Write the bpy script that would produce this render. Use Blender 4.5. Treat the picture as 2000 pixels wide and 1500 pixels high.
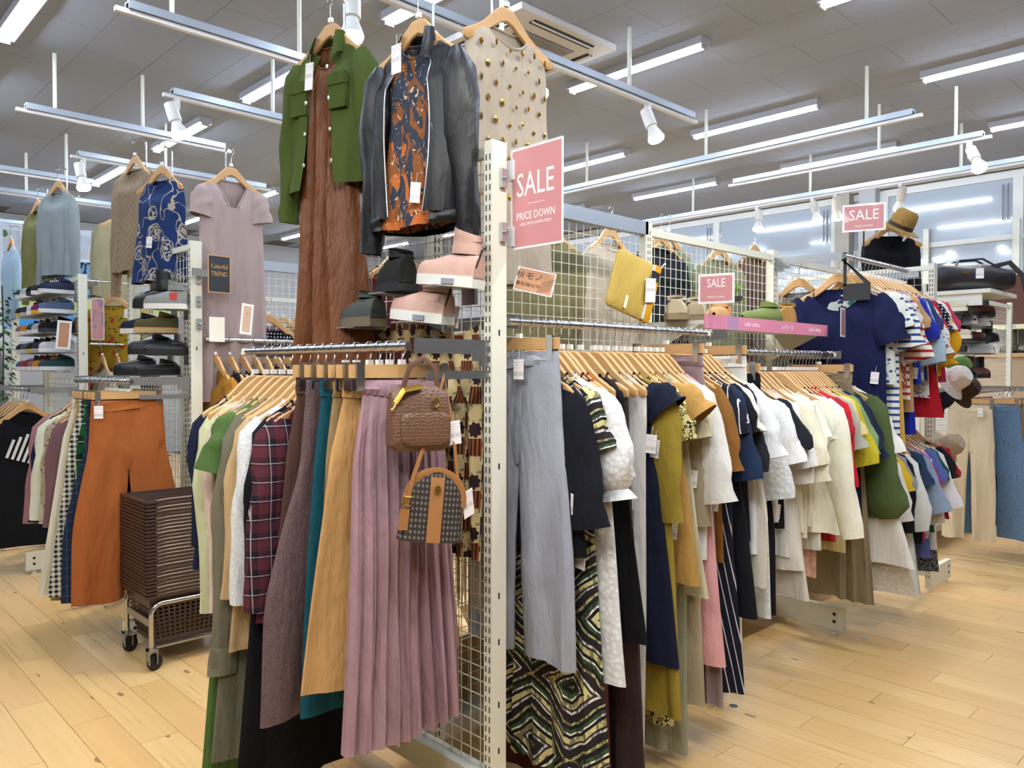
import bpy, math, random
from math import sin, cos, pi, radians, floor, sqrt, atan2
from mathutils import Vector, Matrix
for o in list(bpy.data.objects): bpy.data.objects.remove(o)
S = bpy.context.scene; COL = S.collection; RND = random.Random(11)

# ---------------------------------------------------------------- camera, world, exposure
cd = bpy.data.cameras.new('camera'); cam = bpy.data.objects.new('camera', cd); COL.objects.link(cam)
yaw, pit, rol = 0.8032, -0.018454, 0.0015
fw = Vector((cos(yaw)*cos(pit), sin(yaw)*cos(pit), sin(pit))); rt = Vector((sin(yaw), -cos(yaw), 0)); up = rt.cross(fw)
rt, up = rt*cos(rol)+up*sin(rol), -rt*sin(rol)+up*cos(rol)
M = Matrix((rt, up, -fw)).transposed().to_4x4(); M.translation = (-1.589, -1.719, 1.42); cam.matrix_world = M
cd.sensor_width = 36; cd.lens = 1520.7/2000*36; cd.clip_start = .05; S.camera = cam
W = bpy.data.worlds.new('world'); S.world = W; W.use_nodes = True
W.node_tree.nodes['Background'].inputs[0].default_value = (.9, .95, 1, 1); W.node_tree.nodes['Background'].inputs[1].default_value = .35
vs = S.view_settings; vs.view_transform = 'Standard'; vs.look = 'None'; vs.gamma = 1; vs.use_curve_mapping = False; vs.exposure = 0.0
TUBE = 98.0; BULB = 60.0; SPOT = 32.0; AISLE_FILL = 54.0  # the aisle value drives the unseen fill lamps added behind the camera
try:
    S.cycles.use_denoising = True; S.cycles.max_bounces = 7; S.cycles.diffuse_bounces = 4; S.cycles.caustics_reflective = False; S.cycles.caustics_refractive = False
    S.cycles.sample_clamp_indirect = 6; S.cycles.transparent_max_bounces = 8
except Exception: pass

# ---------------------------------------------------------------- materials
def lin(h):
    h = h.lstrip('#'); c = [int(h[i:i+2], 16)/255 for i in (0, 2, 4)]
    return tuple(x/12.92 if x <= .04045 else ((x+.055)/1.055)**2.4 for x in c)+(1,)
class NT:
    def __init__(s, name):
        s.m = bpy.data.materials.new(name); s.m.use_nodes = True; s.t = s.m.node_tree; s.b = s.t.nodes['Principled BSDF']; s._o = None
    def n(s, t, **k):
        x = s.t.nodes.new(t)
        for a, v in k.items(): setattr(x, a, v)
        return x
    def put(s, sock, v):
        if isinstance(v, bpy.types.NodeSocket): s.t.links.new(v, sock)
        else: sock.default_value = v
    def math(s, op, a, b=0.0, c=None):
        x = s.n('ShaderNodeMath', operation=op); s.put(x.inputs[0], a); s.put(x.inputs[1], b)
        if c is not None: s.put(x.inputs[2], c)
        return x.outputs[0]
    def mix(s, f, a, b):
        x = s.n('ShaderNodeMix', data_type='RGBA'); s.put(x.inputs[0], f); s.put(x.inputs[6], a); s.put(x.inputs[7], b); return x.outputs[2]
    def obj(s):
        if not s._o: s._o = s.n('ShaderNodeTexCoord').outputs['Object']
        return s._o
    def xyz(s, v=None):
        x = s.n('ShaderNodeSeparateXYZ'); s.put(x.inputs[0], v or s.obj()); return x.outputs
    def map(s, v, sc=(1, 1, 1), loc=(0, 0, 0)):
        x = s.n('ShaderNodeMapping'); s.put(x.inputs[0], v); x.inputs[3].default_value = sc; x.inputs[1].default_value = loc; return x.outputs[0]
    def noise(s, v, sc, det=3, rough=.5, dist=0):
        x = s.n('ShaderNodeTexNoise'); s.put(x.inputs['Vector'], v); x.inputs['Scale'].default_value = sc; x.inputs['Detail'].default_value = det; x.inputs['Roughness'].default_value = rough; x.inputs['Distortion'].default_value = dist; return x.outputs
    def vor(s, v, sc, rnd=1, feat='F1'):
        x = s.n('ShaderNodeTexVoronoi', feature=feat); s.put(x.inputs['Vector'], v); x.inputs['Scale'].default_value = sc; x.inputs['Randomness'].default_value = rnd; return x.outputs
    def gt(s, a, b): return s.math('GREATER_THAN', a, b)
    def lt(s, a, b): return s.math('LESS_THAN', a, b)
    def fr(s, a, f, off=0.0): return s.math('FRACT', s.math('MULTIPLY_ADD', a, f, off))
    def bump(s, h, st=.3, d=.01):
        x = s.n('ShaderNodeBump'); x.inputs['Strength'].default_value = st; x.inputs['Distance'].default_value = d; s.put(x.inputs['Height'], h); s.t.links.new(x.outputs[0], s.b.inputs['Normal'])
    def base(s, v): s.put(s.b.inputs['Base Color'], v)
    def set(s, **k):
        for a, v in k.items(): s.b.inputs[{'rough': 'Roughness', 'metal': 'Metallic', 'spec': 'Specular IOR Level', 'sheen': 'Sheen Weight', 'coat': 'Coat Weight', 'alpha': 'Alpha', 'trans': 'Transmission Weight'}[a]].default_value = v
        return s
_mc = {}
def plain(h, rough=.6, metal=0, spec=.4, coat=0, var=.06, sc=6):
    k = ('p', h, rough, metal, spec, coat)
    if k not in _mc:
        t = NT('paint_'+h.strip('#')); c = lin(h)
        n = t.noise(t.obj(), sc)[0]
        d = tuple(x*(1-var) for x in c[:3])+(1,)
        t.base(t.mix(n, d, c)); t.set(rough=rough, metal=metal, spec=spec, coat=coat); _mc[k] = t.m
    return _mc[k]
def glow(name, col, st):
    k = ('g', name)
    if k not in _mc:
        t = NT(name); t.base(lin(col)); t.b.inputs['Emission Color'].default_value = lin(col); t.b.inputs['Emission Strength'].default_value = st; _mc[k] = t.m
    return _mc[k]
def fabric(h, pat=None, c2='#ffffff', c3='#808080', sc=1.0, rough=.88, spec=.2, sheen=0.0, leather=False):
    k = (h, pat, c2, c3, sc, rough)
    if k in _mc: return _mc[k]
    t = NT('cloth_'+(pat or 'plain')+'_'+h.strip('#')); a, b, c = [tuple(q*.88 for q in lin(z)[:3])+(1,) for z in (h, c2, c3)]; o = t.obj(); X, Y, Z = t.xyz()
    col = a
    if pat == 'hs': col = t.mix(t.gt(t.fr(Z, 26*sc), .62), a, b)
    elif pat == 'hsw': col = t.mix(t.gt(t.fr(Z, 26*sc), .45), a, b)
    elif pat == 'vs': col = t.mix(t.gt(t.fr(t.math('ADD', X, t.math('MULTIPLY', t.math('ABSOLUTE', X), .0)), 26*sc), .86), a, b)
    elif pat == 'ds': col = t.mix(t.gt(t.fr(t.math('MULTIPLY_ADD', t.math('ABSOLUTE', X), 1.0, t.math('MULTIPLY', Z, .22)), 26*sc), .86), a, b)
    elif pat == 'ging':
        f = t.math('MULTIPLY', t.math('ADD', t.gt(t.fr(X, 40*sc), .5), t.gt(t.fr(Z, 40*sc), .5)), .5); col = t.mix(f, a, b)
    elif pat == 'plaid':
        f = t.math('MULTIPLY', t.math('ADD', t.gt(t.fr(X, 11*sc), .55), t.gt(t.fr(Z, 11*sc), .55)), .5)
        l = t.math('MAXIMUM', t.gt(t.fr(X, 11*sc, .3), .955), t.gt(t.fr(Z, 11*sc, .3), .955)); col = t.mix(l, t.mix(f, a, b), c)
    elif pat == 'win': col = t.mix(t.math('MAXIMUM', t.gt(t.fr(X, 22*sc), .95), t.gt(t.fr(Z, 22*sc), .95)), a, b)
    elif pat == 'dots':
        col = t.mix(t.lt(t.vor(t.map(o, (1, .05, 1)), 60*sc, .1)[0], .25), a, b)
    elif pat == 'flo':
        d = t.math('ADD', t.vor(t.map(o, (1, .4, 1)), 17*sc)[0], t.math('MULTIPLY', t.noise(o, 60*sc)[0], .35)); v2 = t.vor(t.map(o, (1, .4, 1.4), (3, 1, 2)), 30*sc)
        col = t.mix(t.lt(t.math('ADD', v2[0], t.math('MULTIPLY', t.noise(o, 80)[0], .2)), .38), a, c); col = t.mix(t.lt(d, .42), col, b)
    elif pat == 'leo':
        v = t.vor(o, 50*sc)[0]; col = t.mix(t.lt(t.math('ABSOLUTE', t.math('SUBTRACT', v, t.math('MULTIPLY_ADD', t.noise(o, 40)[0], .3, .22))), .09), a, b)
    elif pat == 'geo':
        u = t.math('ABSOLUTE', t.math('SUBTRACT', t.fr(X, 2.4*sc), .5)); f = t.fr(t.math('ADD', t.math('MULTIPLY_ADD', u, 2.2, t.math('ABSOLUTE', t.math('SUBTRACT', t.math('MULTIPLY', t.fr(Z, 1.7*sc), 4.0), 2.0))), t.math('MULTIPLY', t.noise(o, 9, 1)[0], .5)), 1.0)
        r = t.n('ShaderNodeValToRGB'); r.color_ramp.interpolation = 'CONSTANT'; e = r.color_ramp.elements; e[0].color = a; e[1].position = .22; e[1].color = b
        for p, q in ((.3, lin('#1c1a1c')), (.42, c), (.54, lin('#e8e6dc')), (.6, lin('#1c1a1c')), (.7, lin('#c9c48a')), (.86, lin('#3c302c')), (.93, lin('#d8d8d4'))):
            x = e.new(p); x.color = q
        t.put(r.inputs[0], f); zz = t.gt(t.noise(t.map(o, (1, 1, .35)), 70, 3)[0], .52); col = t.mix(t.math('MULTIPLY', zz, .7), r.outputs[0], lin('#2a2326'))
    elif pat == 'zeb':
        w = t.n('ShaderNodeTexWave'); t.put(w.inputs[0], t.map(o, (.5, .3, 1))); w.inputs[1].default_value = 14*sc; w.inputs[2].default_value = 7; w.inputs[4].default_value = 1.2; col = t.mix(t.gt(w.outputs[1], .55), a, b)
    elif pat == 'blot':
        n1 = t.noise(t.map(o, (1, .4, .55)), 13*sc, 4, .6, 1.2)[0]; n2 = t.noise(t.map(o, (1, .4, .6), (4, 2, 1)), 11*sc, 4, .6, 1.5)[0]
        top = t.math('MULTIPLY_ADD', Z, .42, .76)
        col = t.mix(t.gt(n1, top), a, b); col = t.mix(t.gt(n2, .54), col, c); col = t.mix(t.gt(t.noise(o, 26, 3, .6, 2)[0], .64), col, lin('#d8c0a4'))
    elif pat == 'tweed': col = t.mix(t.gt(t.noise(o, 300*sc, 1)[0], .5), a, b)
    elif pat == 'lace': col = t.mix(t.gt(t.vor(o, 55*sc)[0], .42), a, b)
    elif pat == 'quilt':
        d1 = t.fr(t.math('ADD', X, Z), 20*sc); d2 = t.fr(t.math('SUBTRACT', X, Z), 20*sc); col = t.mix(t.math('MAXIMUM', t.gt(d1, .88), t.gt(d2, .88)), a, b)
    elif pat == 'roses':
        v = t.vor(t.map(o, (1, .3, 1)), 8*sc)[0]; n = t.noise(o, 38, 3)[0]; ring = t.math('MULTIPLY', t.lt(v, .42), t.gt(t.math('FRACT', t.math('MULTIPLY_ADD', v, 7.0, t.math('MULTIPLY', n, 2.2))), .5)); stem = t.lt(t.math('ABSOLUTE', t.math('SUBTRACT', t.noise(o, 9, 1)[0], .5)), .012)
        col = t.mix(t.math('MAXIMUM', ring, stem), a, b)
    elif pat == 'scarf':
        ci = t.math('FLOOR', t.math('MULTIPLY', X, 26*sc)); u = t.math('SUBTRACT', t.fr(X, 26*sc), .5)
        w = t.math('MULTIPLY_ADD', Z, 19*sc, t.math('MULTIPLY', ci, .5)); v = t.math('SUBTRACT', t.math('FRACT', w), .5); kind = t.math('FRACT', t.math('MULTIPLY', t.math('ADD', t.math('FLOOR', w), ci), .3334))
        rr = t.math('SQRT', t.math('ADD', t.math('POWER', u, 2.0), t.math('POWER', v, 2.0))); an = t.math('SINE', t.math('MULTIPLY', t.math('ARCTAN2', u, v), 8.0)); rr = t.math('MULTIPLY_ADD', an, .05, rr)
        stripes = t.mix(t.gt(t.fr(u, 4.0), .5), b, c); edge = t.mix(t.gt(t.fr(u, 9.0), .5), a, b)
        cream = t.mix(t.lt(rr, .5), edge, a); star = t.mix(t.lt(rr, .42), a, b)
        col = t.mix(t.gt(kind, .2), cream, t.mix(t.gt(kind, .5), stripes, star))
    elif pat == 'check':
        col = t.mix(t.lt(t.math('ADD', t.math('ABSOLUTE', t.math('SUBTRACT', t.fr(X, 62*sc), .5)), t.math('ABSOLUTE', t.math('SUBTRACT', t.fr(Z, 62*sc), .5))), .36), a, b)
    elif pat == 'croc':
        v = t.vor(t.map(o, (1, 1, 1.7)), 55*sc, .55, 'DISTANCE_TO_EDGE')[0]; col = t.mix(t.lt(v, .06), a, b)
    n = t.noise(t.map(o, (2.2, 2.2, .7)), 9, 3)[0]
    x = t.n('ShaderNodeMix', data_type='RGBA', blend_type='MULTIPLY'); x.inputs[0].default_value = 1; t.put(x.inputs[6], col); t.put(x.inputs[7], t.mix(n, (.84, .84, .84, 1), (1.05, 1.05, 1.05, 1))); t.base(x.outputs[2])
    if pat == 'croc': t.bump(v, .6, .004)
    elif pat == 'lace': t.bump(t.vor(o, 55*sc)[0], .6, .004)
    else: t.bump(t.math('MULTIPLY_ADD', t.noise(t.map(o, (1.6, 1.6, .5)), 16, 4, .6)[0], 1.0, t.math('MULTIPLY', t.noise(o, 420, 1)[0], .018 if not leather else 0.0)), .6 if not leather else .3, .022)
    t.set(rough=rough, spec=spec, sheen=sheen); _mc[k] = t.m
    return t.m
def wood(name, h1, h2, sc=1, rough=.45):
    if name not in _mc:
        t = NT(name); n = t.noise(t.map(t.obj(), (3, 40, 30)), 3*sc, 3)[0]; t.base(t.mix(n, lin(h1), lin(h2))); t.set(rough=rough, spec=.4); _mc[name] = t.m
    return _mc[name]
def chrome(): return plain('#c9ccd0', .22, 1, .5, 0, .1, 20)
def steel(): return plain('#b4b7ba', .38, 1, .5, 0, .25, 25)
def white(): return plain('#dcdccd', .4, 0, .45)
def hangwood(): return wood('hanger_beech', '#c0935e', '#cfa874')
def tagmat():
    if 'tag' not in _mc:
        t = NT('tag_print'); X, Y, Z = t.xyz(); bar = t.math('MULTIPLY', t.gt(t.noise(t.map(t.obj(), (900, 0, 0)), 1, 0)[0], .5), t.math('MULTIPLY', t.lt(Z, -.038), t.gt(Z, -.052)))
        ln = t.math('MULTIPLY', t.math('MULTIPLY', t.gt(t.fr(Z, 120), .72), t.gt(t.noise(t.map(t.obj(), (260, 0, 90)), 1, 1)[0], .5)), t.math('MULTIPLY', t.gt(Z, -.034), t.lt(Z, -.006)))
        t.base(t.mix(t.math('MULTIPLY', t.math('MAXIMUM', bar, ln), .7), lin('#ece9e8'), lin('#6c6870'))); t.set(rough=.5); _mc['tag'] = t.m
    return _mc['tag']

# ---------------------------------------------------------------- mesh builder
class MB:
    def __init__(s): s.v = []; s.f = []
    def add(s, v, f):
        k = len(s.v); s.v += [tuple(p) for p in v]; s.f += [tuple(i+k for i in q) for q in f]; return s
    def bx(s, x0, x1, y0, y1, z0, z1, m=None):
        v = [Vector((x, y, z)) for z in (z0, z1) for y in (y0, y1) for x in (x0, x1)]
        if m: v = [m @ p for p in v]
        return s.add(v, [(0, 2, 3, 1), (4, 5, 7, 6), (0, 1, 5, 4), (2, 6, 7, 3), (0, 4, 6, 2), (1, 3, 7, 5)])
    def cb(s, cx, cy, cz, a, b, c, m=None): return s.bx(cx-a/2, cx+a/2, cy-b/2, cy+b/2, cz-c/2, cz+c/2, m)
    def loft(s, R, closed=True, c0=False, c1=False):
        n = len(R[0]); v = [p for r in R for p in r]; f = []
        for j in range(len(R)-1):
            for i in range(n if closed else n-1):
                a, b = j*n+i, j*n+(i+1) % n; f.append((a, b, b+n, a+n))
        if c0: f.append(tuple(range(n))[::-1])
        if c1: f.append(tuple(range((len(R)-1)*n, len(R)*n)))
        return s.add(v, f)
    def tube(s, P, r, n=6, caps=True, flat=None):
        P = [Vector(p) for p in P]; R = []; ref = None
        for i, p in enumerate(P):
            d = (P[min(i+1, len(P)-1)]-P[max(i-1, 0)]).normalized()
            if ref is None: ref = d.orthogonal().normalized() if flat is None else Vector(flat)
            a = (ref-d*ref.dot(d)).normalized(); b = d.cross(a); ref = a
            ra, rb = (r, r) if not isinstance(r, (tuple, list)) else (r if not isinstance(r[0], (tuple, list)) else r[i])
            R.append([p+a*ra*cos(2*pi*k/n)+b*rb*sin(2*pi*k/n) for k in range(n)])
        return s.loft(R, True, caps, caps)
    def lathe(s, pr, n=16, c=(0, 0, 0), caps=False, sx=1, sy=1):
        R = [[(c[0]+r*sx*cos(2*pi*k/n), c[1]+r*sy*sin(2*pi*k/n), c[2]+z) for k in range(n)] for r, z in pr]; return s.loft(R, True, caps, caps)
    def prism(s, poly, y0, y1):   # polygon in xz extruded along y
        n = len(poly); v = [(x, y0, z) for x, z in poly]+[(x, y1, z) for x, z in poly]
        return s.add(v, [tuple(range(n)), tuple(range(2*n-1, n-1, -1))]+[(i, i+n, (i+1) % n+n, (i+1) % n) for i in range(n)])
    def mesh(s, name, m, ang=40):
        me = bpy.data.meshes.new(name); me.from_pydata(s.v, [], s.f); me.materials.append(m)
        me.polygons.foreach_set('use_smooth', [True]*len(me.polygons))
        try: me.set_sharp_from_angle(angle=radians(ang))
        except Exception: pass
        me.update(); return me
def ob(name, mb, m, parent=None, loc=None, rot=None, ang=40, kind=None, label=None):
    me = mb.mesh(name, m, ang) if isinstance(mb, MB) else mb
    o = bpy.data.objects.new(name, me); COL.objects.link(o)
    if parent: o.parent = parent
    if loc: o.location = loc
    if rot: o.rotation_euler = rot
    if kind: o['kind'] = kind
    if label: o['label'] = label
    return o
def tag(o, label, cat, group=None):
    o['label'] = label; o['category'] = cat
    if group: o['group'] = group
    return o
def thing(name, label, cat, loc=(0, 0, 0), rz=0, group=None, rot=None):
    o = bpy.data.objects.new(name, None); COL.objects.link(o); o.empty_display_size = .05; o.location = loc; o.rotation_euler = rot or (0, 0, rz)
    return tag(o, label, cat, group)
def copytree(o, parent=None):
    c = o.copy(); COL.objects.link(c)
    if parent: c.parent = parent
    for ch in list(o.children): copytree(ch, c)
    return c
def text(name, body, size, m, parent, loc, rot=(pi/2, 0, 0), align='CENTER', sx=1, bold=0.0):
    cu = bpy.data.curves.new('t', 'FONT'); cu.body = body; cu.size = size; cu.align_x = align; cu.align_y = 'CENTER'; cu.extrude = .0004; cu.offset = bold; cu.resolution_u = 2
    o = bpy.data.objects.new('t', cu); COL.objects.link(o); dg = bpy.context.evaluated_depsgraph_get(); me = bpy.data.meshes.new_from_object(o.evaluated_get(dg)); bpy.data.objects.remove(o)
    if not me.materials: me.materials.append(m)
    else: me.materials[0] = m
    x = ob(name, me, m, parent, loc, rot); x.scale = (sx, 1, 1); return x

# ---------------------------------------------------------------- room
def wood_floor():
    t = NT('laminate_oak'); g = t.n('ShaderNodeNewGeometry'); oi = t.n('ShaderNodeObjectInfo')
    r = t.math('FRACT', t.math('ADD', oi.outputs['Random'], g.outputs['Random Per Island'])); pos = g.outputs['Position']
    off = t.n('ShaderNodeCombineXYZ'); t.put(off.inputs[1], t.math('MULTIPLY', r, 37.0)); t.put(off.inputs[2], t.math('MULTIPLY', r, 11.0))
    v = t.n('ShaderNodeVectorMath', operation='ADD'); t.put(v.inputs[0], pos); t.put(v.inputs[1], off.outputs[0]); v = v.outputs[0]
    c = t.mix(r, lin('#cca66c'), lin('#d9b780')); gr = t.noise(t.map(v, (34, 1.6, 1)), 1, 4, .6, .6)[0]
    c = t.mix(t.math('MULTIPLY', t.math('SUBTRACT', gr, .42), 1.1), c, lin('#b98f56')); c = t.mix(t.math('MULTIPLY', t.gt(t.noise(t.map(v, (60, 1.2, 1)), 1, 2)[0], .68), .5), c, lin('#8f6a3e'))
    k = t.vor(t.map(v, (8.5, 3.2, 1)), 1)[0]; k2 = t.gt(t.noise(t.map(v, (9, 3.2, 3)), 1, 0)[0], .44); c = t.mix(t.math('MULTIPLY', t.gt(t.noise(t.map(v, (5, 1.1, 2)), 1, 2)[0], .56), .3), c, lin('#d3a878'))
    c = t.mix(t.math('MULTIPLY', t.math('MULTIPLY', t.lt(t.math('ADD', k, t.math('MULTIPLY', t.noise(v, 60)[0], .08)), .13), k2), .75), c, lin('#6b4d30'))
    t.base(c); t.set(rough=.3, spec=.42); t.bump(gr, .04, .002); return t.m
fm = wood_floor(); base = plain('#5b4226', .8)
fl = ob('floor', MB().bx(-3.6, 8.5, -4, 12, -.06, -.004), base, kind='structure')
PW, PL = .148, .92; near = []; far = MB(); pm = MB().bx(.001, PW-.001, .001, PL-.001, -.006, 0).mesh('plank', fm)
i0 = floor(-3.6/PW)
for i in range(i0, int(8.5/PW)):
    off = (i*.37) % 1*PL
    for j in range(-5, 14):
        x, y = i*PW+.02, j*PL-off
        if x+PW > 8.49 or y < -3.99 or y+PL > 12: continue
        d = (Vector((x+PW/2, y+PL/2, 0))-cam.location); dep = d.dot(fw); la = d.dot(rt)
        vis = dep > 1.6 and abs(la) < dep*.7+.3 and not (.15 < x < 3.6 and .4 < y < 1.2)
        (near if vis else []).append((dep, x, y))
        if not vis: far.bx(x+.001, x+PW-.001, y+.001, y+PL-.001, -.006, 0)
near.sort()
for k, (d, x, y) in enumerate(near):
    if k < 295: ob('plank', pm, fm, fl, (x, y, 0))
    else: far.bx(x+.001, x+PW-.001, y+.001, y+PL-.001, -.006, 0)
ob('planks', far, fm, fl, kind='stuff')
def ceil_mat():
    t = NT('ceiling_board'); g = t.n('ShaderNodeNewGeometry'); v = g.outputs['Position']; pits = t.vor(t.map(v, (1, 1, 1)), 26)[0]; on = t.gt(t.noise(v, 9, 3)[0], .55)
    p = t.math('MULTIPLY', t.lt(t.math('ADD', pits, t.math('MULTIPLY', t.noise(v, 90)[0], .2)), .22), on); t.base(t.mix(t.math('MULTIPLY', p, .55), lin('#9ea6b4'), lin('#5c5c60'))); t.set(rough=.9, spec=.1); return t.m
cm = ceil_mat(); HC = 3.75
ce = ob('ceiling', MB().bx(-3.6, 8.5, -4, 12, HC+.006, HC+.1), plain('#6a6663', .9), kind='structure')
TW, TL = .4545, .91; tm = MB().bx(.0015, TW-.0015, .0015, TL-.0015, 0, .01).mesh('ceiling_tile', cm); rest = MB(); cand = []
for i in range(-14, 19):
    for j in range(-8, 14):
        x = .13+i*TW; y = .03+j*TL-(TL/2 if i % 2 else 0)
        if x < -3.6 or x+TW > 8.5 or y < -4 or y+TL > 12: continue
        d = Vector((x+TW/2, y+TL/2, HC))-cam.location; dep = d.dot(fw); la = d.dot(rt)
        cand.append((dep if dep > 2.6 and abs(la) < dep*.68+.4 else 99+dep, x, y))
cand.sort()
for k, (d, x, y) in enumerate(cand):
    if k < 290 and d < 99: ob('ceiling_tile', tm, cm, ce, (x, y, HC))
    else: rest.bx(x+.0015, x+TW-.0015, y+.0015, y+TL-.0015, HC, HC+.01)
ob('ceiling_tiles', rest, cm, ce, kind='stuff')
wm = plain('#b4b6b8', .8)
def film():
    t = NT('window_film'); t.base(lin('#a9b4c0')); t.set(rough=.1, spec=.5, coat=.3); return t.m
ob('wall_right', MB().bx(8.5, 8.7, -4, 12, 0, HC), wm, kind='structure')
ob('wall_back', MB().bx(-3.6, 8.5, 12, 12.2, 0, HC), wm, kind='structure')
ob('wall_left', MB().bx(-3.8, -3.6, -4, 12, 0, HC), plain('#5e5a55', .8), kind='structure')
ob('wall_front', MB().bx(-3.6, 8.5, -4.2, -4, 0, HC), plain('#5e5a55', .8), kind='structure')
al = plain('#d8dad6', .4, 0, .5)
# filmed shop windows along the far wall: panes, upright frames, rail
wy = [-2.6, -1.0, .62, 2.05, 2.66, 4.4, 6.2, 8.0]
for k in range(len(wy)-1):
    w = ob('window_%d' % (k+1), MB().bx(8.44, 8.498, wy[k]-.05, wy[k]+.05, 2.2, 3.56).bx(8.44, 8.498, wy[k]-.05, wy[k+1]-.05, 3.56, 3.64).bx(8.44, 8.498, wy[k]-.05, wy[k+1]-.05, 2.14, 2.2), al, kind='structure')
    ob('pane', MB().bx(8.47, 8.48, wy[k]+.05, wy[k+1]-.05, 2.22, 2.88), film(), w); ob('pane', MB().bx(8.47, 8.48, wy[k]+.05, wy[k+1]-.05, 2.94, 3.56), film(), w)
    ob('transom', MB().bx(8.45, 8.5, wy[k]+.05, wy[k+1]-.05, 2.88, 2.94), al, w)
    for dy in (.09, .14):
        ob('latch_rod', MB().tube([(8.43, wy[k]+dy, 3.1), (8.43, wy[k]+dy, 3.5)], .008), plain('#7a7c82', .4), w)
ob('trim_1', MB().bx(8.42, 8.5, -4, 12, 3.66, 3.75), plain('#bdb7ab', .6), kind='structure')
ob('trim_2', MB().bx(8.3, 8.5, 2.1, 2.3, 0, 3.66), wm, kind='structure'); ob('trim_3', MB().bx(8.3, 8.5, 2.42, 2.6, 0, 3.66), plain('#a9a59b', .7), kind='structure')
ob('baseboard_right', MB().bx(8.47, 8.5, -4, 12, 0, .1), plain('#8a8176', .6), kind='structure')

# ---------------------------------------------------------------- ceiling lights, air conditioner, hanging tracks, spot lamps
fixm = plain('#b3b3b8', .5)
tubem = glow('led_diffuser', '#dfecff', TUBE)
L0 = thing('ceiling_light', '', 'ceiling light', (0, 0, HC), 0, 'LED batten lights on the ceiling')
ob('batten', MB().bx(-.06, .06, -.63, .63, -.055, -.001), fixm, L0)
mb = MB(); R = [[(.027*cos(a), y, -.056+.024*sin(a)*s_) for a in [pi+pi*k/6 for k in range(7)]] for y, s_ in ((-.61, .6), (-.6, 1), (.6, 1), (.61, .6))]
ob('led_bar', mb.loft(R, True, True, True), tubem, L0)
ob('end_cap', MB().bx(-.035, .035, -.625, -.612, -.08, -.05).bx(-.035, .035, .612, .625, -.08, -.05), fixm, L0)
first = True; xs = [-2.15, -.35, 1.4, 3.2, 5.0, 6.8]; ordn = ['first', 'second', 'third', 'fourth', 'fifth', 'sixth', 'seventh', 'eighth', 'ninth', 'tenth']
for xi, x in enumerate(xs):
    for k in range(-3, 5):
        y = 1.3+.625+2.08*k
        if y > 11.2 or y < -3.3: continue
        o = L0 if first else copytree(L0); first = False; o.location = (x, y, HC)
        vis = Vector((x, y, HC))-cam.location; dep = vis.dot(fw)
        row = {0: 'left', 1: 'leftmost visible', 2: 'jacket-side', 3: 'middle', 4: 'right', 5: 'window-side'}[xi]
        o['label'] = 'bright white LED batten, %s from the camera end in the %s ceiling row' % (ordn[k+3], row)
ac = thing('ceiling_air_conditioner', 'white square cassette air conditioner in the ceiling behind the studded top', 'air conditioner', (2.375, 2.285, HC))
acw = plain('#d5d3d0', .5)
ob('panel', MB().bx(-.475, .475, -.475, .475, -.045, -.002), acw, ac)
ob('intake_grille', MB().bx(-.26, .26, -.26, .26, -.052, -.046), plain('#7d7b7a', .7), ac)
m_ = MB()
for k in range(24): m_.bx(-.25, .25, -.25+k*.0215, -.242+k*.0215, -.056, -.052)
ob('grille_bars', m_, plain('#a9a7a5', .6), ac, kind='stuff')
for a in range(4): ob('air_vent', MB().bx(-.3, .3, -.42, -.36, -.05, -.044), plain('#1e1d1f', .6), ac, rot=(0, 0, a*pi/2)); ob('louver', MB().bx(-.3, .3, -.4, -.388, -.058, -.046), acw, ac, rot=(0, 0, a*pi/2))
galv = plain('#b3bcc6', .35, .75, .5)
def track(label, x0, x1, y0, y1, poles, z=3.31):
    t = thing('hanging_track', label, 'lighting track', ((x0+x1)/2, (y0+y1)/2, z)); L = max(x1-x0, y1-y0); rz = 0 if x1-x0 > y1-y0 else pi/2
    q = MB().prism([(-.035, .03), (.035, .03), (.035, -.012), (.024, -.012), (.024, .02), (-.024, .02), (-.024, -.012), (-.035, -.012)], -L/2, L/2)
    ob('channel', q, galv, t, rot=(0, 0, rz-pi/2)); ob('power_rail', MB().bx(-L/2-.06, L/2+.06, -.016, .016, -.036, -.012), plain('#e2e2e2', .4), t, rot=(0, 0, rz))
    for p in poles:
        d = (p-t.location.x, 0) if rz == 0 else (0, p-t.location.y)
        ob('suspension_pole', MB().tube([(d[0], d[1], .03), (d[0], d[1], HC-z)], .014, 8), plain('#dedfd0', .4), t)
track('galvanised track hanging farthest left and nearest the camera, above the green jacket', -.19, .92, 2.6, 2.66, (.04, .8))
track('galvanised track hanging above the pale grey sweatshirt at far left', -.19, 1.28, 4.77, 4.83, (0, .62))
track('galvanised track ending beside the green jacket with a white spot lamp', .46, 1.9, 3.73, 3.79, (1.2,))
track('thin galvanised track above the blue rose shirt', .45, 2.2, 5.88, 5.94, (1.2,))
track('galvanised track at left edge behind the grey sweatshirt', -1.3, .86, 6.92, 6.98, (-.4, .62))
track('galvanised track running beside the studded beige top', -.9, 3.45, 1.54, 1.6, (.4, 1.5, 2.69))
track('long galvanised track crossing the middle of the ceiling toward the white wall', 4.51, 4.57, .38, 4.9, (.72, 2.13, 3.53))
track('galvanised track holding the white spot lamp at upper right', 5.47, 5.53, .18, 2.4, (.38, .99))
track('long galvanised track nearest the filmed windows', 6.57, 6.63, -.5, 4.8, (.66, 2.13, 3.6))
track('faint galvanised track far behind the olive jacket at left', -1.0, 1.5, 7.97, 8.03, (.5,))
track('faint galvanised track in the far distance at left', -1.5, 1.2, 10.0, 10.06, (.3,))
bulbm = glow('spot_bulb_face', '#fdfbf4', BULB); lampw = plain('#e6e6e0', .4)
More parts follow.
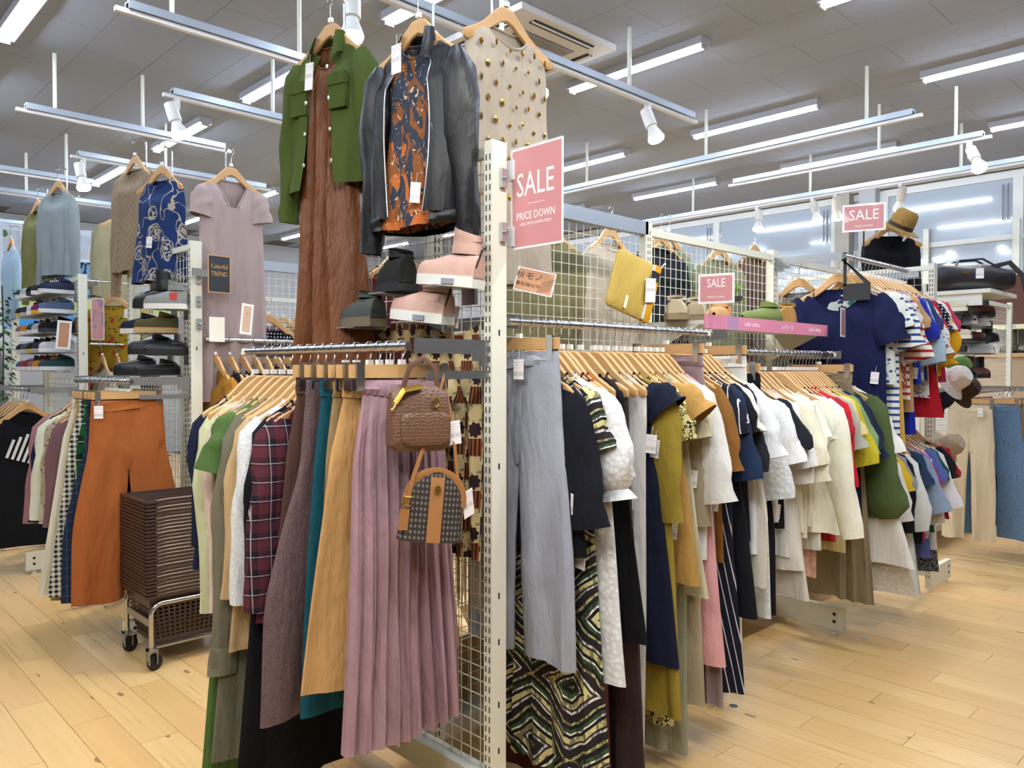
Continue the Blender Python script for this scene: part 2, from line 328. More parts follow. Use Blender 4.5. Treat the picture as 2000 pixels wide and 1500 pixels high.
def spot(label, x, y, tx, ty, z=3.27, en=None, col=(1, .9, .74)):
    t = thing('spot_lamp', label, 'spot lamp', (x, y, z), 0, 'white spot lamps on the tracks'); ob('arm', MB().bx(-.018, .018, -.018, .018, -.07, .01).bx(-.012, .012, -.012, .012, -.13, -.07), lampw, t)
    d = Vector((tx, ty, -1)).normalized(); q = d.to_track_quat('-Z', 'Y').to_matrix().to_4x4(); q.translation = Vector((-.045*d.x-.03, -.03, -.1))
    h = MB().lathe([(.0, .06), (.04, .06), (.042, 0), (.042, -.07), (.03, -.075)], 14); h.v = [tuple(q @ Vector(v)) for v in h.v]; ob('socket_can', h, lampw, t)
    h = MB().lathe([(.028, -.07), (.034, -.09), (.056, -.15), (.058, -.165)], 14); h.v = [tuple(q @ Vector(v)) for v in h.v]; b = ob('bulb_neck', h, plain('#eeeeea', .35), t)
    h = MB().lathe([(.058, -.165), (.052, -.18), (.03, -.19), (.0, -.192)], 14); h.v = [tuple(q @ Vector(v)) for v in h.v]; ob('bulb_face', h, bulbm, t)
    ld = bpy.data.lights.new('spot_light', 'SPOT'); ld.energy = en or SPOT*4; ld.color = col; ld.spot_size = radians(95); ld.spot_blend = .6; ld.shadow_soft_size = .05
    lo = bpy.data.objects.new('spot_light', ld); COL.objects.link(lo); lo.parent = t; lo.matrix_local = q @ Matrix.Translation((0, 0, -.2))
spot('white spot lamp between the green and black jackets', .5, 1.56, -.1, -.15)
spot('white spot lamp beside the studded beige top', 1.72, 1.57, .15, -.5)
spot('white spot lamp at the end of the track over the red sale sign', 2.9, 1.57, .05, -.4)
spot('white spot lamp above the blue rose shirt', .49, 3.76, .2, -.3)
spot('white spot lamp in front of the far left light batten', .49, 5.91, .1, -.3)
spot('white spot lamp tilted down at upper right, near the frame edge', 5.5, .28, -.5, -.5)
spot('white spot lamp over the window side, farthest left of its track', 6.6, 2.75, -.3, -.1)
spot('white spot lamp over the window side, second on its track', 6.6, 2.1, -.2, -.3)
spot('white spot lamp over the window side, third on its track', 6.6, 1.85, .6, .2)
spot('white spot lamp behind the straw hat', 6.6, 1.2, .6, .4)
track('added unseen track for fill lamps behind the camera, running beside the front rack', -1.9, 2.1, -1.33, -1.27, (-1.2, 1.4))  # unseen track, added to carry fill lamps aimed at the racks
track('added unseen track for fill lamps over the left aisle behind the camera', -2.43, -2.37, -2.4, 1.6, (-1.8, 1.0))  # second added track, out of view, for more fill lamps
for i in range(5): spot('added unseen fill lamp over the camera aisle, %s along its track' % ordn[i], -1.6+i*.85, -1.3, .12, .75, en=AISLE_FILL, col=(1, .965, .92))  # lamps added out of view to brighten the hanging clothes
for i in range(5): spot('added unseen fill lamp over the left aisle, %s along its track' % ordn[i], -2.4, -2.2+i*.85, .85, .25, en=AISLE_FILL, col=(1, .965, .92))  # added fill lamps too, lighting the racks from the left
# ---------------------------------------------------------------- shop fixtures
dark = plain('#1c1b1d', .7)
def wires(u0, u1, z0, z1, axis, off, p=.045, r=.0017):
    m = MB(); n = max(1, round((u1-u0)/p)); k = max(1, round((z1-z0)/p))
    P = (lambda u, z, d: (off+d, u, z)) if axis == 'y' else (lambda u, z, d: (u, off+d, z))
    for i in range(n+1): u = u0+(u1-u0)*i/n; m.tube([P(u, z0, 0), P(u, z1, 0)], r, 4, False)
    for i in range(k+1): z = z0+(z1-z0)*i/k; m.tube([P(u0, z, .003), P(u1, z, .003)], r, 4, False)
    return m
def post(par, x, y, z1=2.1, z0=.02, a=.06, b=.034, slotface='-x'):
    p = ob('post', MB().bx(x-a/2, x+a/2, y-b/2, y+b/2, z0, z1), white(), par)
    s = MB(); n = int((z1-z0-.1)/.03)
    for i in range(n):
        z = z1-.05-i*.03
        for d in (-.008, .008):
            if slotface == '-x': s.bx(x-a/2-.0006, x-a/2+.004, y+d-.0022, y+d+.0022, z-.009, z+.009)
            else: s.bx(x+d-.0022, x+d+.0022, y-b/2-.0006, y-b/2+.004, z-.009, z+.009)
    ob('slot_column', s, dark, p, kind='stuff')
    if slotface == '-x':
        h = MB()
        for z in (1.53, 1.13, .74, .6, .41, .27): h.bx(x-.003, x+.003, y-b/2-.0006, y-b/2+.004, z-.009, z+.009)
        ob('punched_hole', h, dark, p, kind='stuff')
    return p
def foot(par, x, y, dx, dy, L=.4):
    m = MB(); w = .032
    e = (x+dx*L, y+dy*L)
    x0, x1 = sorted((x, e[0])); y0, y1 = sorted((y, e[1]))
    if dx: y0, y1 = y-w/2, y+w/2
    else: x0, x1 = x-w/2, x+w/2
    f = ob('foot', m.bx(x0, x1, y0, y1, .028, .15), white(), par)
    h = MB(); c = (e[0]-dx*.05, e[1]-dy*.05)
    for z in (.07, .11):
        if dx: h.cb(c[0], y0, z, .016, .003, .016).cb(c[0], y1, z, .016, .003, .016)
        else: h.cb(x0, c[1], z, .003, .016, .016).cb(x1, c[1], z, .003, .016, .016)
    ob('bolt_hole', h, dark, f, kind='stuff'); ob('levelling_foot', MB().lathe([(.0, 0), (.016, 0), (.016, .006), (.007, .008), (.007, .03)], 10, (c[0], c[1], 0)), plain('#e8e8e2', .4), f)
def endcap(label, x, y, s=-1, w=.95, z0=.19):
    t = thing('end_panel', label, 'display panel', (x, y, 0), 0, 'white wire mesh end panels')
    post(t, 0, 0); post(t, 0, w)
    ob('top_rail', MB().bx(-.012, .012, .017, w-.017, 2.06, 2.09), white(), t)
    ob('base_rail', MB().bx(-.03, .03, .017, w-.017, .1, .185), white(), t)
    ob('wire_mesh', wires(.02, w-.02, z0, 2.06, 'y', 0), white(), t, kind='stuff')
    foot(t, 0, 0, s, 0, .37); foot(t, 0, w, s, 0, .37)
    return t
PX = (.12, 1.36, 2.56, 3.7)
def gondola(label, x, y, nb=3):
    t = thing('gondola_rack', label, 'shelving rack', (x, y, 0), 0, 'long white double-sided gondola racks')
    for p in PX[:nb+1]: post(t, p, 0, 2.1, .02, .05, .04, '-y')
    for i in range(nb):
        a, b = PX[i]+.025, PX[i+1]-.025
        ob('wire_mesh', wires(a, b, .16, 2.04, 'x', 0), white(), t, kind='stuff')
        if i == 0: ob('top_rail', MB().bx(a-.02, b+.02, -.02, .02, 2.04, 2.1), galv, t)
        else: ob('top_rail', MB().bx(a, b, -.013, .013, 2.04, 2.075), white(), t)
        ob('base_rail', MB().bx(a, b, -.02, .02, .1, .155), white(), t)
        ob('base_deck', MB().bx(a, b, .025, .4, .13, .15), plain('#cfd2d0', .5), t)
    for p in PX[1:nb]: foot(t, p, 0, 0, -1, .43); foot(t, p, 0, 0, 1, .43)
    return t
def rail(label, p0, p1, arms, z, dx=0, dy=0, double=False):
    """round hanging bar from p0 to p1 at height z with arm brackets from the posts"""
    t = thing('hanging_rail', label, 'clothes rail', (p0[0], p0[1], z)); d = (p1[0]-p0[0], p1[1]-p0[1])
    ob('bar', MB().tube([(0, 0, 0), (d[0], d[1], 0)], .0125, 12), chrome(), t)
    L = sqrt(d[0]**2+d[1]**2); ux, uy = d[0]/L, d[1]/L
    ob('end_knob', MB().lathe([(0, .012), (.017, .01), (.017, -.01), (0, -.012)], 10, (d[0]+ux*.01, d[1]+uy*.01, 0)), plain('#dcd8c6', .4), t)
    for (ax, ay) in arms:
        b = MB(); a = Vector((ax-p0[0], ay-p0[1], 0)); fx = Vector((dx, dy, 0))
        e = a+fx; n = Vector((-fx.y, fx.x, 0)).normalized()*.004
        def pl(z0, z1, q0=a, q1=e): b.add([q0-n+Vector((0, 0, z0)), q1-n+Vector((0, 0, z0)), q1+n+Vector((0, 0, z0)), q0+n+Vector((0, 0, z0)), q0-n+Vector((0, 0, z1)), q1-n+Vector((0, 0, z1)), q1+n+Vector((0, 0, z1)), q0+n+Vector((0, 0, z1))], [(0, 3, 2, 1), (4, 5, 6, 7), (0, 1, 5, 4), (1, 2, 6, 5), (2, 3, 7, 6), (3, 0, 4, 7)])
        pl(-.02, .022); pl(-.055, -.02, a, a+fx*.12); pl(-.04, -.02, a+fx*.12, a+fx*.22)
        if double: pl(-.092, -.068, a, a+fx*.85)
        ob('bracket', b, steel(), t)
    return t

# ---------------------------------------------------------------- hangers
ZT = -.085; ZC = -.052
def arm_poly(s=1):
    top = [(0, ZT), (.03, ZT-.004), (.06, ZT-.028), (.1, ZT-.066), (.15, ZT-.1), (.19, ZT-.12), (.207, ZT-.13)]
    bot = [(.21, ZT-.148), (.2, ZT-.16), (.17, ZT-.152), (.12, ZT-.122), (.07, ZT-.084), (.03, ZT-.056), (0, ZT-.046)]
    return top, bot
def build_hanger():
    t = thing('wooden_hanger', 'x', 'hanger', (0, 0, 9), 0, 'pale wooden hangers')
    top, bot = arm_poly(); m = MB(); R = []
    us = [(-1)**1*.207, -.19, -.15, -.1, -.06, -.03, 0, .03, .06, .1, .15, .19, .207]
    def ip(L, x):
        for (a, b), (c, d) in zip(L, L[1:]):
            if a <= x <= c: return b+(d-b)*(x-a)/(c-a) if c > a else b
        return L[-1][1]
    bb = sorted(bot)
    for u in us:
        x = abs(u); zt = ip(top, x); zb = ip(bb, x); cy = -.018*(x/.207)**2+.006; h = .0075 if x < .2 else .005
        R.append([(u, cy-h, zt-.004), (u, cy-h*.5, zt), (u, cy+h*.5, zt), (u, cy+h, zt-.004), (u, cy+h, zb+.004), (u, cy+h*.5, zb), (u, cy-h*.5, zb), (u, cy-h, zb+.004)])
    ob('shoulder_arms', m.loft(R, True, True, True), hangwood(), t)
    ob('hook', hook(), chrome(), t); ob('size_marker', MB().cb(0, .004, ZT+.012, .02, .012, .016), plain('#efeee8', .4), t)
    return t
def hook(ZT=ZT):
    P = [(-.0165*cos(a), 0, .0165*sin(a)) for a in [(-.5+.1*k)*pi/1 for k in range(2, 15)]]
    P = [(.0165*cos(a), 0, .0165*sin(a)) for a in [pi*1.12-k*pi*1.5/12 for k in range(13)]]
    P += [(.004, 0, -.03), (0, 0, -.038), (0, .003, ZT-.01)]
    return MB().tube(P, .0018, 5)
def build_clip():
    t = thing('clip_hanger', 'x', 'hanger', (0, 0, 9), 0, 'wooden clip hangers for skirts and trousers')
    ob('cross_bar', MB().bx(-.17, .17, -.007, .007, ZC-.036, ZC), hangwood(), t)
    ob('hook', hook(ZC), chrome(), t); ob('size_marker', MB().cb(0, 0, ZC+.008, .02, .012, .014), plain('#efeee8', .4), t)
    for s in (-1, 1):
        c = MB().bx(s*.145-.012, s*.145+.012, -.014, -.009, ZC-.07, ZC+.006).bx(s*.145-.012, s*.145+.012, .009, .014, ZC-.07, ZC+.006).bx(s*.145-.009, s*.145+.009, -.012, .012, ZC-.01, ZC+.004)
        ob('clip', c.tube([(s*.145-.012, 0, ZC-.03), (s*.145+.012, 0, ZC-.03)], .011, 8), chrome(), t)
    return t
H0, C0 = build_hanger(), build_clip(); _used = set()
def hang(kind, loc, rz, label, tilt=0):
    src = H0 if kind == 'h' else C0
    if kind not in _used: _used.add(kind); o = src
    else: o = copytree(src)
    o.location = loc; o.rotation_euler = (0, tilt, rz); o['label'] = label; return o

# ---------------------------------------------------------------- garments
def ipz(prof, z):
    for p, q in zip(prof, prof[1:]):
        if q[0] <= z <= p[0]:
            f = (p[0]-z)/(p[0]-q[0]) if p[0] > q[0] else 0; return [p[i]+(q[i]-p[i])*f for i in range(1, len(p))]
    return list(prof[-1][1:])
def sp(v, e): return math.copysign(abs(v)**e, v)
def body(prof, seed, amp=.012, k=3.0, n=40, m=24, nf=0, nb=0, vneck=False, gap=None, lean=(0, 0), p0=1.0, sharp=False, hemw=.006, start=0):
    r = random.Random(seed); ph = [r.uniform(0, 6.28) for _ in range(6)]; zt, zb = prof[0][0], prof[-1][0]; H = zt-zb; R = []; wn = prof[0][1]*1.25
    zs = sorted(set([zt-H*(j/m)**1.25 for j in range(m+1)]), reverse=True)
    for j, z in enumerate(zs):
        w, d = ipz(prof, z)[:2]; t = (zt-z)/H; g = max(0, (t-start)/(1-start))**p0; ring = []
        gp = gap(t) if gap else 0
        cnt = n if not gap else n+1
        for i in range(cnt):
            th = 2*pi*i/n if not gap else (-pi/2+gp)+(2*pi-2*gp)*i/n
            c, s = cos(th), sin(th); x = w*sp(c, .85); u = x/w if w else 0; fr = s < 0
            q = k*pi*u+ph[0 if fr else 1]+.7*sin(2.3*u+ph[2]+3*t); e = (1-u*u)**.5 if abs(u) < 1 else 0
            wv = sin(q)+.4*sin(2.2*q+ph[3])+.22*sin(3.7*q+5*t+ph[5])
            if sharp: wv = 2*abs(((q/pi) % 2)-1)-1
            y = d*sp(s, .8)+amp*g*wv*(.25+.75*e)+.004*sin(7*t+3*u+ph[4])
            x += .35*amp*g*cos(q*1.1+ph[5])
            zz = z+hemw*t*sin(3.1*u+ph[2])
            fade = max(0, 1-t*H/.16)
            if nf and fr and fade > 0:
                uu = min(1, abs(x)/wn); zz -= nf*fade*((1-uu) if vneck else (1-uu*uu))
            if nb and not fr and fade > 0: uu = min(1, abs(x)/wn); zz -= nb*fade*(1-uu*uu)
            dz = max(0, -z+ZT)
            ring.append((x+lean[0]*dz, y+lean[1]*dz, zz))
        R.append(ring)
    return MB().loft(R, not gap)
def sleeve(side, x0, z0, L, prof, ang=.3, ly=0.0, seed=0, lean=(0, 0), n=14, m=9, flat=.55, bend=0):
    r = random.Random(seed+side*7); ph = r.uniform(0, 6); R = []
    for j in range(m+1):
        t = j/m; a = ipz([(-q[0], q[1]) for q in prof], -t)[0]; an = ang-bend*t
        c = Vector((side*(x0+sin(an)*L*t), ly*L*t, z0-cos(an)*L*t)); e1 = Vector((cos(an), 0, side*sin(an))); tw = min(1, t*3)
        ring = []
        for i in range(n):
            f = 2*pi*i/n; wob = 1+.1*sin(3*f+9*t+ph)+.05*sin(17*t+2*f+ph)
            p = c+e1*a*cos(f)*wob*(1 if side > 0 else 1)+Vector((0, 1, 0))*a*flat*sin(f)*wob
            dz = max(0, -p.z+ZT); ring.append((p.x+lean[0]*dz, p.y+lean[1]*dz, p.z))
        R.append(ring)
    return MB().loft(R, True, True, False)
SL = {'short': (.2, [(0, .03), (.14, .064), (.5, .078), (1, .084)], .3), 'cap': (.11, [(0, .03), (.3, .07), (1, .085)], .7), 'long': (.56, [(0, .03), (.06, .068), (.3, .075), (.75, .055), (1, .046)], .1),
      'puff': (.3, [(0, .03), (.1, .07), (.6, .1), (.85, .085), (.9, .045), (1, .07)], .2), 'bell': (.5, [(0, .03), (.06, .065), (.5, .075), (.85, .1), (.95, .1), (1, .045)], .1), 'half': (.34, [(0, .03), (.1, .075), (1, .085)], .2)}
KIND = {  # default length, shoulder w, hem w, sleeve, thickness
 'tee': (.62, .215, .235, 'short', .022), 'blouse': (.66, .205, .24, 'long', .022), 'tank': (.62, .19, .23, None, .02), 'dress': (1.05, .2, .3, None, .024), 'sdress': (1.05, .205, .3, 'short', .024),
 'ldress': (1.1, .205, .29, 'long', .024), 'shirt': (.7, .21, .24, 'long', .022), 'knit': (.62, .215, .235, 'long', .026), 'coat': (1.05, .215, .27, 'long', .03), 'puff': (.6, .205, .235, 'puff', .022), 'bell': (.66, .205, .25, 'bell', .025)}
_seed = [0]; ANCHOR = {}
def price_tag(par, x, y, z, rot=0, s=1.0):
    o = ob('price_tag', MB().bx(-.02*s, .02*s, -.0008, .0008, -.062*s, 0).tube([(0, 0, -.004), (.003, 0, .03)], .0007, 4), tagmat(), par, (x, y, z), (0, rot, RND.uniform(-.4, .4))); return o
def garment(kind, loc, rz, label, cat, mat, L=None, hw=None, sl='def', amp=.012, k=3, nf=.05, nb=.01, vneck=False, ly=0.0, lx=0.0, d=None, sw=None, tagx=None, hanger=True, nw=.118, slen=None, sang=None, group=None, low=False, gap=None, collar=None, buttons=0, cuffs=None, p0=1.0, flat=.5, hl=None, tagz=-.5, prof=None, start=0, tilt=0, dk=None, nn=None, sx=1.0):
    _seed[0] += 1; sd = _seed[0]; g = thing(kind_name(kind), label, cat, loc, rz, group, (0, tilt, rz))
    n, m = (28, 14) if low else (nn or 44, 26)
    if kind in ('skirt', 'pants'):
        L = L or (.8 if kind == 'skirt' else .95); hw = hw or (.27 if kind == 'skirt' else .2); w0 = sw or .165; d = d or .02; z0 = ZC-.046
        if kind == 'skirt':
            pr = prof or [(z0, w0, .014), (z0-.05, w0, .016), (z0-.2, w0+(hw-w0)*.35, d), (z0-L, hw, d*1.25)]
            ob('skirt_body', body(pr, sd, amp, k, n, m, lean=(lx, ly), p0=p0, start=.04), mat, g)
            ob('waistband', body([(z0+.004, w0+.003, .016), (z0-.04, w0+.004, .018)], sd, .002, 12, n, 3, lean=(lx, ly)), mat, g)
        else:
            cr = z0-.3; pr = [(z0, w0, .012), (z0-.06, w0+.004, .016), (cr+.06, w0+.012, d*.8), (cr-.01, w0*.5, d*.55), (cr-.05, .03, d*.3)]
            ob('hip', body(pr, sd, amp*.4, 2, n, 12, lean=(lx, ly)), mat, g)
            ob('waistband', body([(z0+.004, w0+.006, .017), (z0-.045, w0+.009, .021)], sd, .002 if not vneck else .003, 14, 64, 3, lean=(lx, ly)), mat, g)
            lw = hw/2
            for s in (-1, 1):
                lp = [(z0-.004, w0/2+.004, d*.7), (z0-.1, w0/2+.008, d*.9), (cr, w0/2+.016, d*1.05), (cr-.08, (w0/2+lw)/2+.006, d), (z0-L*.7, lw+.004, d), (z0-L, lw, d*.9)]
                b = body(lp, sd+s, amp, 1.3, 24, 16, lean=(lx+s*.02, ly)); b.v = [(v[0]+s*(w0/2+.002+max(.012, lw-w0/2+.006)*min(1, max(0, (-v[2]+cr+.06)/.35))), v[1], v[2]) for v in b.v]; ob('leg', b, mat, g)
        if hanger: hang('c', loc, rz, ('wooden clip hanger holding the '+(hl or label)))
        if tagx is not None: price_tag(g, tagx, -.04, z0-.02)
        return g
    K = KIND[kind]; L = L or K[0]; sw = sw or K[1]; hw = hw or K[2]; d = d or K[4]; sty = K[3] if sl == 'def' else sl
    zn = ZT-.024-.42*nw
    pr = prof or [(zn, nw, .02), (zn-.032, nw+.045, .022), (ZT-.12, sw-.012, .02), (ZT-.145, sw, .022), (ZT-.22, sw+.004, d), (ZT-.33, sw, d), (ZT-L, hw, d*1.15)]
    if dk: pr = [(a, b, c*dk) for a, b, c in pr]
    ob(body_name(kind), body(pr, sd, amp, k, n, m, nf, nb, vneck, gap, (lx, ly), p0, start=start), mat, g)
    if sty:
        q = SL[sty]; sL = slen or q[0]; an = q[2] if sang is None else sang
        for s in (-1, 1):
            ob('sleeve', sleeve(s, sw-.035, ZT-.125, sL, q[1], an, 0, sd, (lx, ly), 10 if low else 14, 7 if low else 11, flat), mat, g)
            if cuffs: ob('cuff', sleeve(s, sw-.035+sin(an)*sL*.92, ZT-.125-cos(an)*sL*.92, sL*.11, [(0, q[1][-1][1]+.004), (1, q[1][-1][1]+.004)], an, 0, sd, (lx, ly), 12, 2, flat), cuffs, g)
    if collar:
        R = []
        for a, z, r_ in ((0, .03, .0), (1, .0, .012), (2, -.035, .02)):
            R.append([((nw*.8+r_)*cos(t_), (.03+r_*.8)*sin(t_)-(.012*a if sin(t_) < -.3 else 0), zn+z-(.03*a*max(0, -sin(t_)))) for t_ in ([2*pi*i/24 for i in range(24)] if not gap else [-pi/2+.75+(2*pi-1.5)*i/24 for i in range(25)])])
        ob('collar', MB().loft(R, not gap), collar if not isinstance(collar, bool) else mat, g)
    if not low and not gap and not collar:
        bo = next(c for c in g.children if c.data and c.name.startswith(body_name(kind))); P = [bo.data.vertices[i % n].co.copy() for i in range(n+1)]; ob('neckband', MB().tube(P, .005, 5, False), mat, g)
    for b in range(buttons): ob('button', MB().lathe([(0, .003), (.007, .002), (.007, -.002)], 8), plain('#d8d2c4', .4), g, (lx*(.1+b*.085), -d*1.25-.012-.0*b+ly*(.05+b*.085), ZT-.12-b*.085), (pi/2, 0, 0))
    g.scale = (sx, 1, 1)
    if hanger: hang('h', loc, rz, ('wooden hanger under the '+(hl or label)), tilt).scale = (min(1, sx*1.08), 1, 1)
    if tagx is not None: price_tag(g, tagx+lx*.3, -d*1.6+ly*.4, tagz, .1)
    return g
def kind_name(k): return {'tee': 't_shirt', 'blouse': 'blouse', 'tank': 'camisole', 'dress': 'sleeveless_dress', 'sdress': 'short_sleeve_dress', 'ldress': 'long_sleeve_dress', 'shirt': 'shirt', 'knit': 'knit_top', 'coat': 'coat', 'puff': 'puff_sleeve_top', 'bell': 'balloon_sleeve_top', 'skirt': 'skirt', 'pants': 'trousers'}[k]
def body_name(k): return 'dress_body' if 'dress' in k else 'coat_body' if k == 'coat' else 'bodice'
def catn(k): return {'tee': 'T-shirt', 'tank': 'camisole', 'dress': 'dress', 'sdress': 'dress', 'ldress': 'dress', 'shirt': 'shirt', 'knit': 'knitwear', 'coat': 'coat', 'puff': 'blouse', 'bell': 'blouse', 'blouse': 'blouse', 'skirt': 'skirt', 'pants': 'trousers'}[k]
def row(items, axis, fixed, z, rz, group, **common):
    for it in items:
        p, kind, m, lab = it[:4]; o = dict(common); o.update(it[4] if len(it) > 4 else {})
        dy = o.pop('dy', 0); dr = o.pop('dr', RND.uniform(-.07, .07))
        if rz < -1 and it[1] not in ('skirt', 'pants') and 'tagx' not in o and RND.random() < .4: o['tagx'] = .215; o['tagz'] = RND.uniform(-.7, -.35)
        dy = dy; loc = (p, fixed+dy, z) if axis == 'x' else (fixed+dy, p, z)
        garment(kind, loc, rz+dr, lab, catn(kind), m, group=group, **o)
F = fabric; Q = -pi/2
# ---------------------------------------------------------------- racks
endcap('white mesh end panel nearest the camera with pink boots and bags', 0, 0)
endcap('second white mesh end panel with stacked baskets before it', .08, 2.44)
endcap('third white mesh end panel crowded with sneakers at left', .08, 4.46)
endcap('farthest left white mesh end panel at the left edge', .08, 6.51)
endcap('white mesh end panel closing the far end of the front rack', 3.8, 0, 1)
gondola('long white gondola rack in front carrying the women clothes rails', 0, .45)
gondola('second white gondola rack behind the front one', .08, 2.89)
gondola('third white gondola rack behind the mustard floral dress', .08, 4.91)
gondola('white gondola rack at right behind the cream trousers', 4.9, .45, 2)
rail('chrome rail left of the front post holding skirts and trousers', (-.3, .03), (-.3, 1.02), [(-.03, .0), (-.03, .95)], 1.485, -.27, .0, True)
rail('chrome rail of the front rack first bay with long dresses', (.08, .03), (1.2, .03), [(.12, .43), (1.36, .43)], 1.57, 0, -.4)
rail('chrome rail of the front rack second bay with pale tops', (1.3, .05), (2.44, .05), [(1.36, .43), (2.56, .43)], 1.5, 0, -.38)
rail('high chrome rail of the front rack third bay with bright T-shirts', (2.58, .05), (3.5, .05), [(2.56, .43), (3.7, .43)], 2.03, 0, -.38)
rail('low chrome rail of the front rack third bay under the bright T-shirts', (2.62, .05), (3.6, .05), [(2.56, .43), (3.7, .43)], 1.17, 0, -.38)
rail('chrome rail behind the basket stack holding orange trousers', (-.25, 2.42), (-.25, 3.4), [(.05, 2.44), (.05, 3.39)], 1.357, -.3, 0, True)
rail('chrome rail at left edge holding black hooded tops', (-.25, 4.5), (-.25, 5.4), [(.05, 4.46), (.05, 5.41)], 1.27, -.3, 0)
rail('chrome rail behind the second post with the mustard top', (.14, 2.46), (1.3, 2.46), [(.2, 2.87), (1.44, 2.87)], 1.58, 0, -.4)
rail('high chrome rail above the mustard floral dress', (.12, 4.5), (1.2, 4.5), [(.2, 4.89), (1.44, 4.89)], 2.06, 0, -.4)
rail('lower chrome rail in front of the mustard floral dress', (.12, 4.44), (1.2, 4.44), [(.2, 4.89), (1.44, 4.89)], 1.6, 0, -.42)
rail('chrome rail at right holding cream trousers and jeans', (4.84, .05), (6.0, .05), [(5.02, .43), (6.26, .43)], 1.26, 0, -.38)

# ---------------------------------------------------------------- rail A, left of the front post (fronts face the camera aisle)
black = F('#16161b'); navy = F('#1a2136')
row([
 (.06, 'skirt', F('#a3828a', rough=.62, spec=.35), 'long dusty mauve pleated skirt hanging nearest the front post', dict(L=.98, hw=.2, sw=.13, amp=.02, k=9, nn=128, lx=-0.006, ly=-.03, dr=.02, p0=.6)),
 (.12, 'skirt', F('#c1965f'), 'flared tan skirt just behind the mauve pleated skirt', dict(L=.82, hw=.27, sw=.15, amp=.014, k=4, lx=-0.012)),
 (.17, 'skirt', F('#9a8058'), 'khaki skirt with an elastic paperbag waist', dict(L=.8, hw=.21, sw=.155, amp=.012, k=6, lx=-0.021, ly=0)),
 (.22, 'skirt', F('#14505f'), 'long dark teal skirt between khaki and brown garments', dict(L=.93, hw=.21, sw=.16, amp=.012, k=2, lx=-0.015)),
 (.29, 'pants', F('#6f5a5c', 'tweed', '#64504f', sc=.6), 'wide grey-brown corduroy trousers on a clip hanger', dict(L=.95, hw=.25, sw=.16, amp=.012, lx=-0.039, tagx=.1)),
 (.35, 'skirt', F('#553c35'), 'dark chocolate brown skirt behind the corduroy trousers', dict(L=.95, hw=.24, sw=.16, lx=-0.030)),
 (.42, 'shirt', F('#5c2a35', 'plaid', '#1e1a24', '#a89a9c', sc=1.7), 'red and black tartan shirt with long sleeves', dict(L=.72, lx=-0.039, ly=-.02)),
 (.47, 'ldress', F('#101116'), 'very long black coat dress reaching almost to the floor', dict(L=1.24, hw=.3, lx=-0.009, amp=.014)),
 (.52, 'knit', F('#e4e6e6', 'tweed', '#d4d8da', sc=.5), 'white ribbed knit pullover between black coat and olive dress', dict(L=.62, lx=-0.030)),
 (.57, 'blouse', F('#c4a67a'), 'beige long sleeved blouse next to the olive shirt dress', dict(L=.85, lx=-0.030)),
 (.63, 'ldress', F('#73705c'), 'long olive grey shirt dress with buttoned cuffs', dict(L=1.2, hw=.26, lx=-0.030, sw=.22, slen=.78, cuffs=F('#7a7864'), sang=.06)),
 (.69, 'sdress', F('#4f6c38'), 'long grass green dress showing under the olive one', dict(L=1.33, hw=.27, lx=-0.030)),
 (.75, 'shirt', F('#8d8662'), 'khaki shirt half hidden beside the pink blouse', dict(L=.78, lx=0.0, sang=.05)),
 (.81, 'blouse', F('#dcc3b8', rough=.7), 'pale pink blouse with long loose sleeves', dict(L=.78, lx=.02, slen=.66, sw=.205, sang=.05)),
 (.87, 'shirt', F('#ccd0a8'), 'pale green cotton shirt at the rail far end', dict(L=.8, lx=.02, slen=.68, sw=.205, sang=.05, tagx=-.1, tagz=-.8)),
 (.95, 'knit', F('#18203c'), 'dark navy knit pullover last on the left rail', dict(L=.66, lx=.0, slen=.46, sw=.2, sang=.06)),
], 'y', -.3, 1.485, 0, 'clothes on the left front rail')

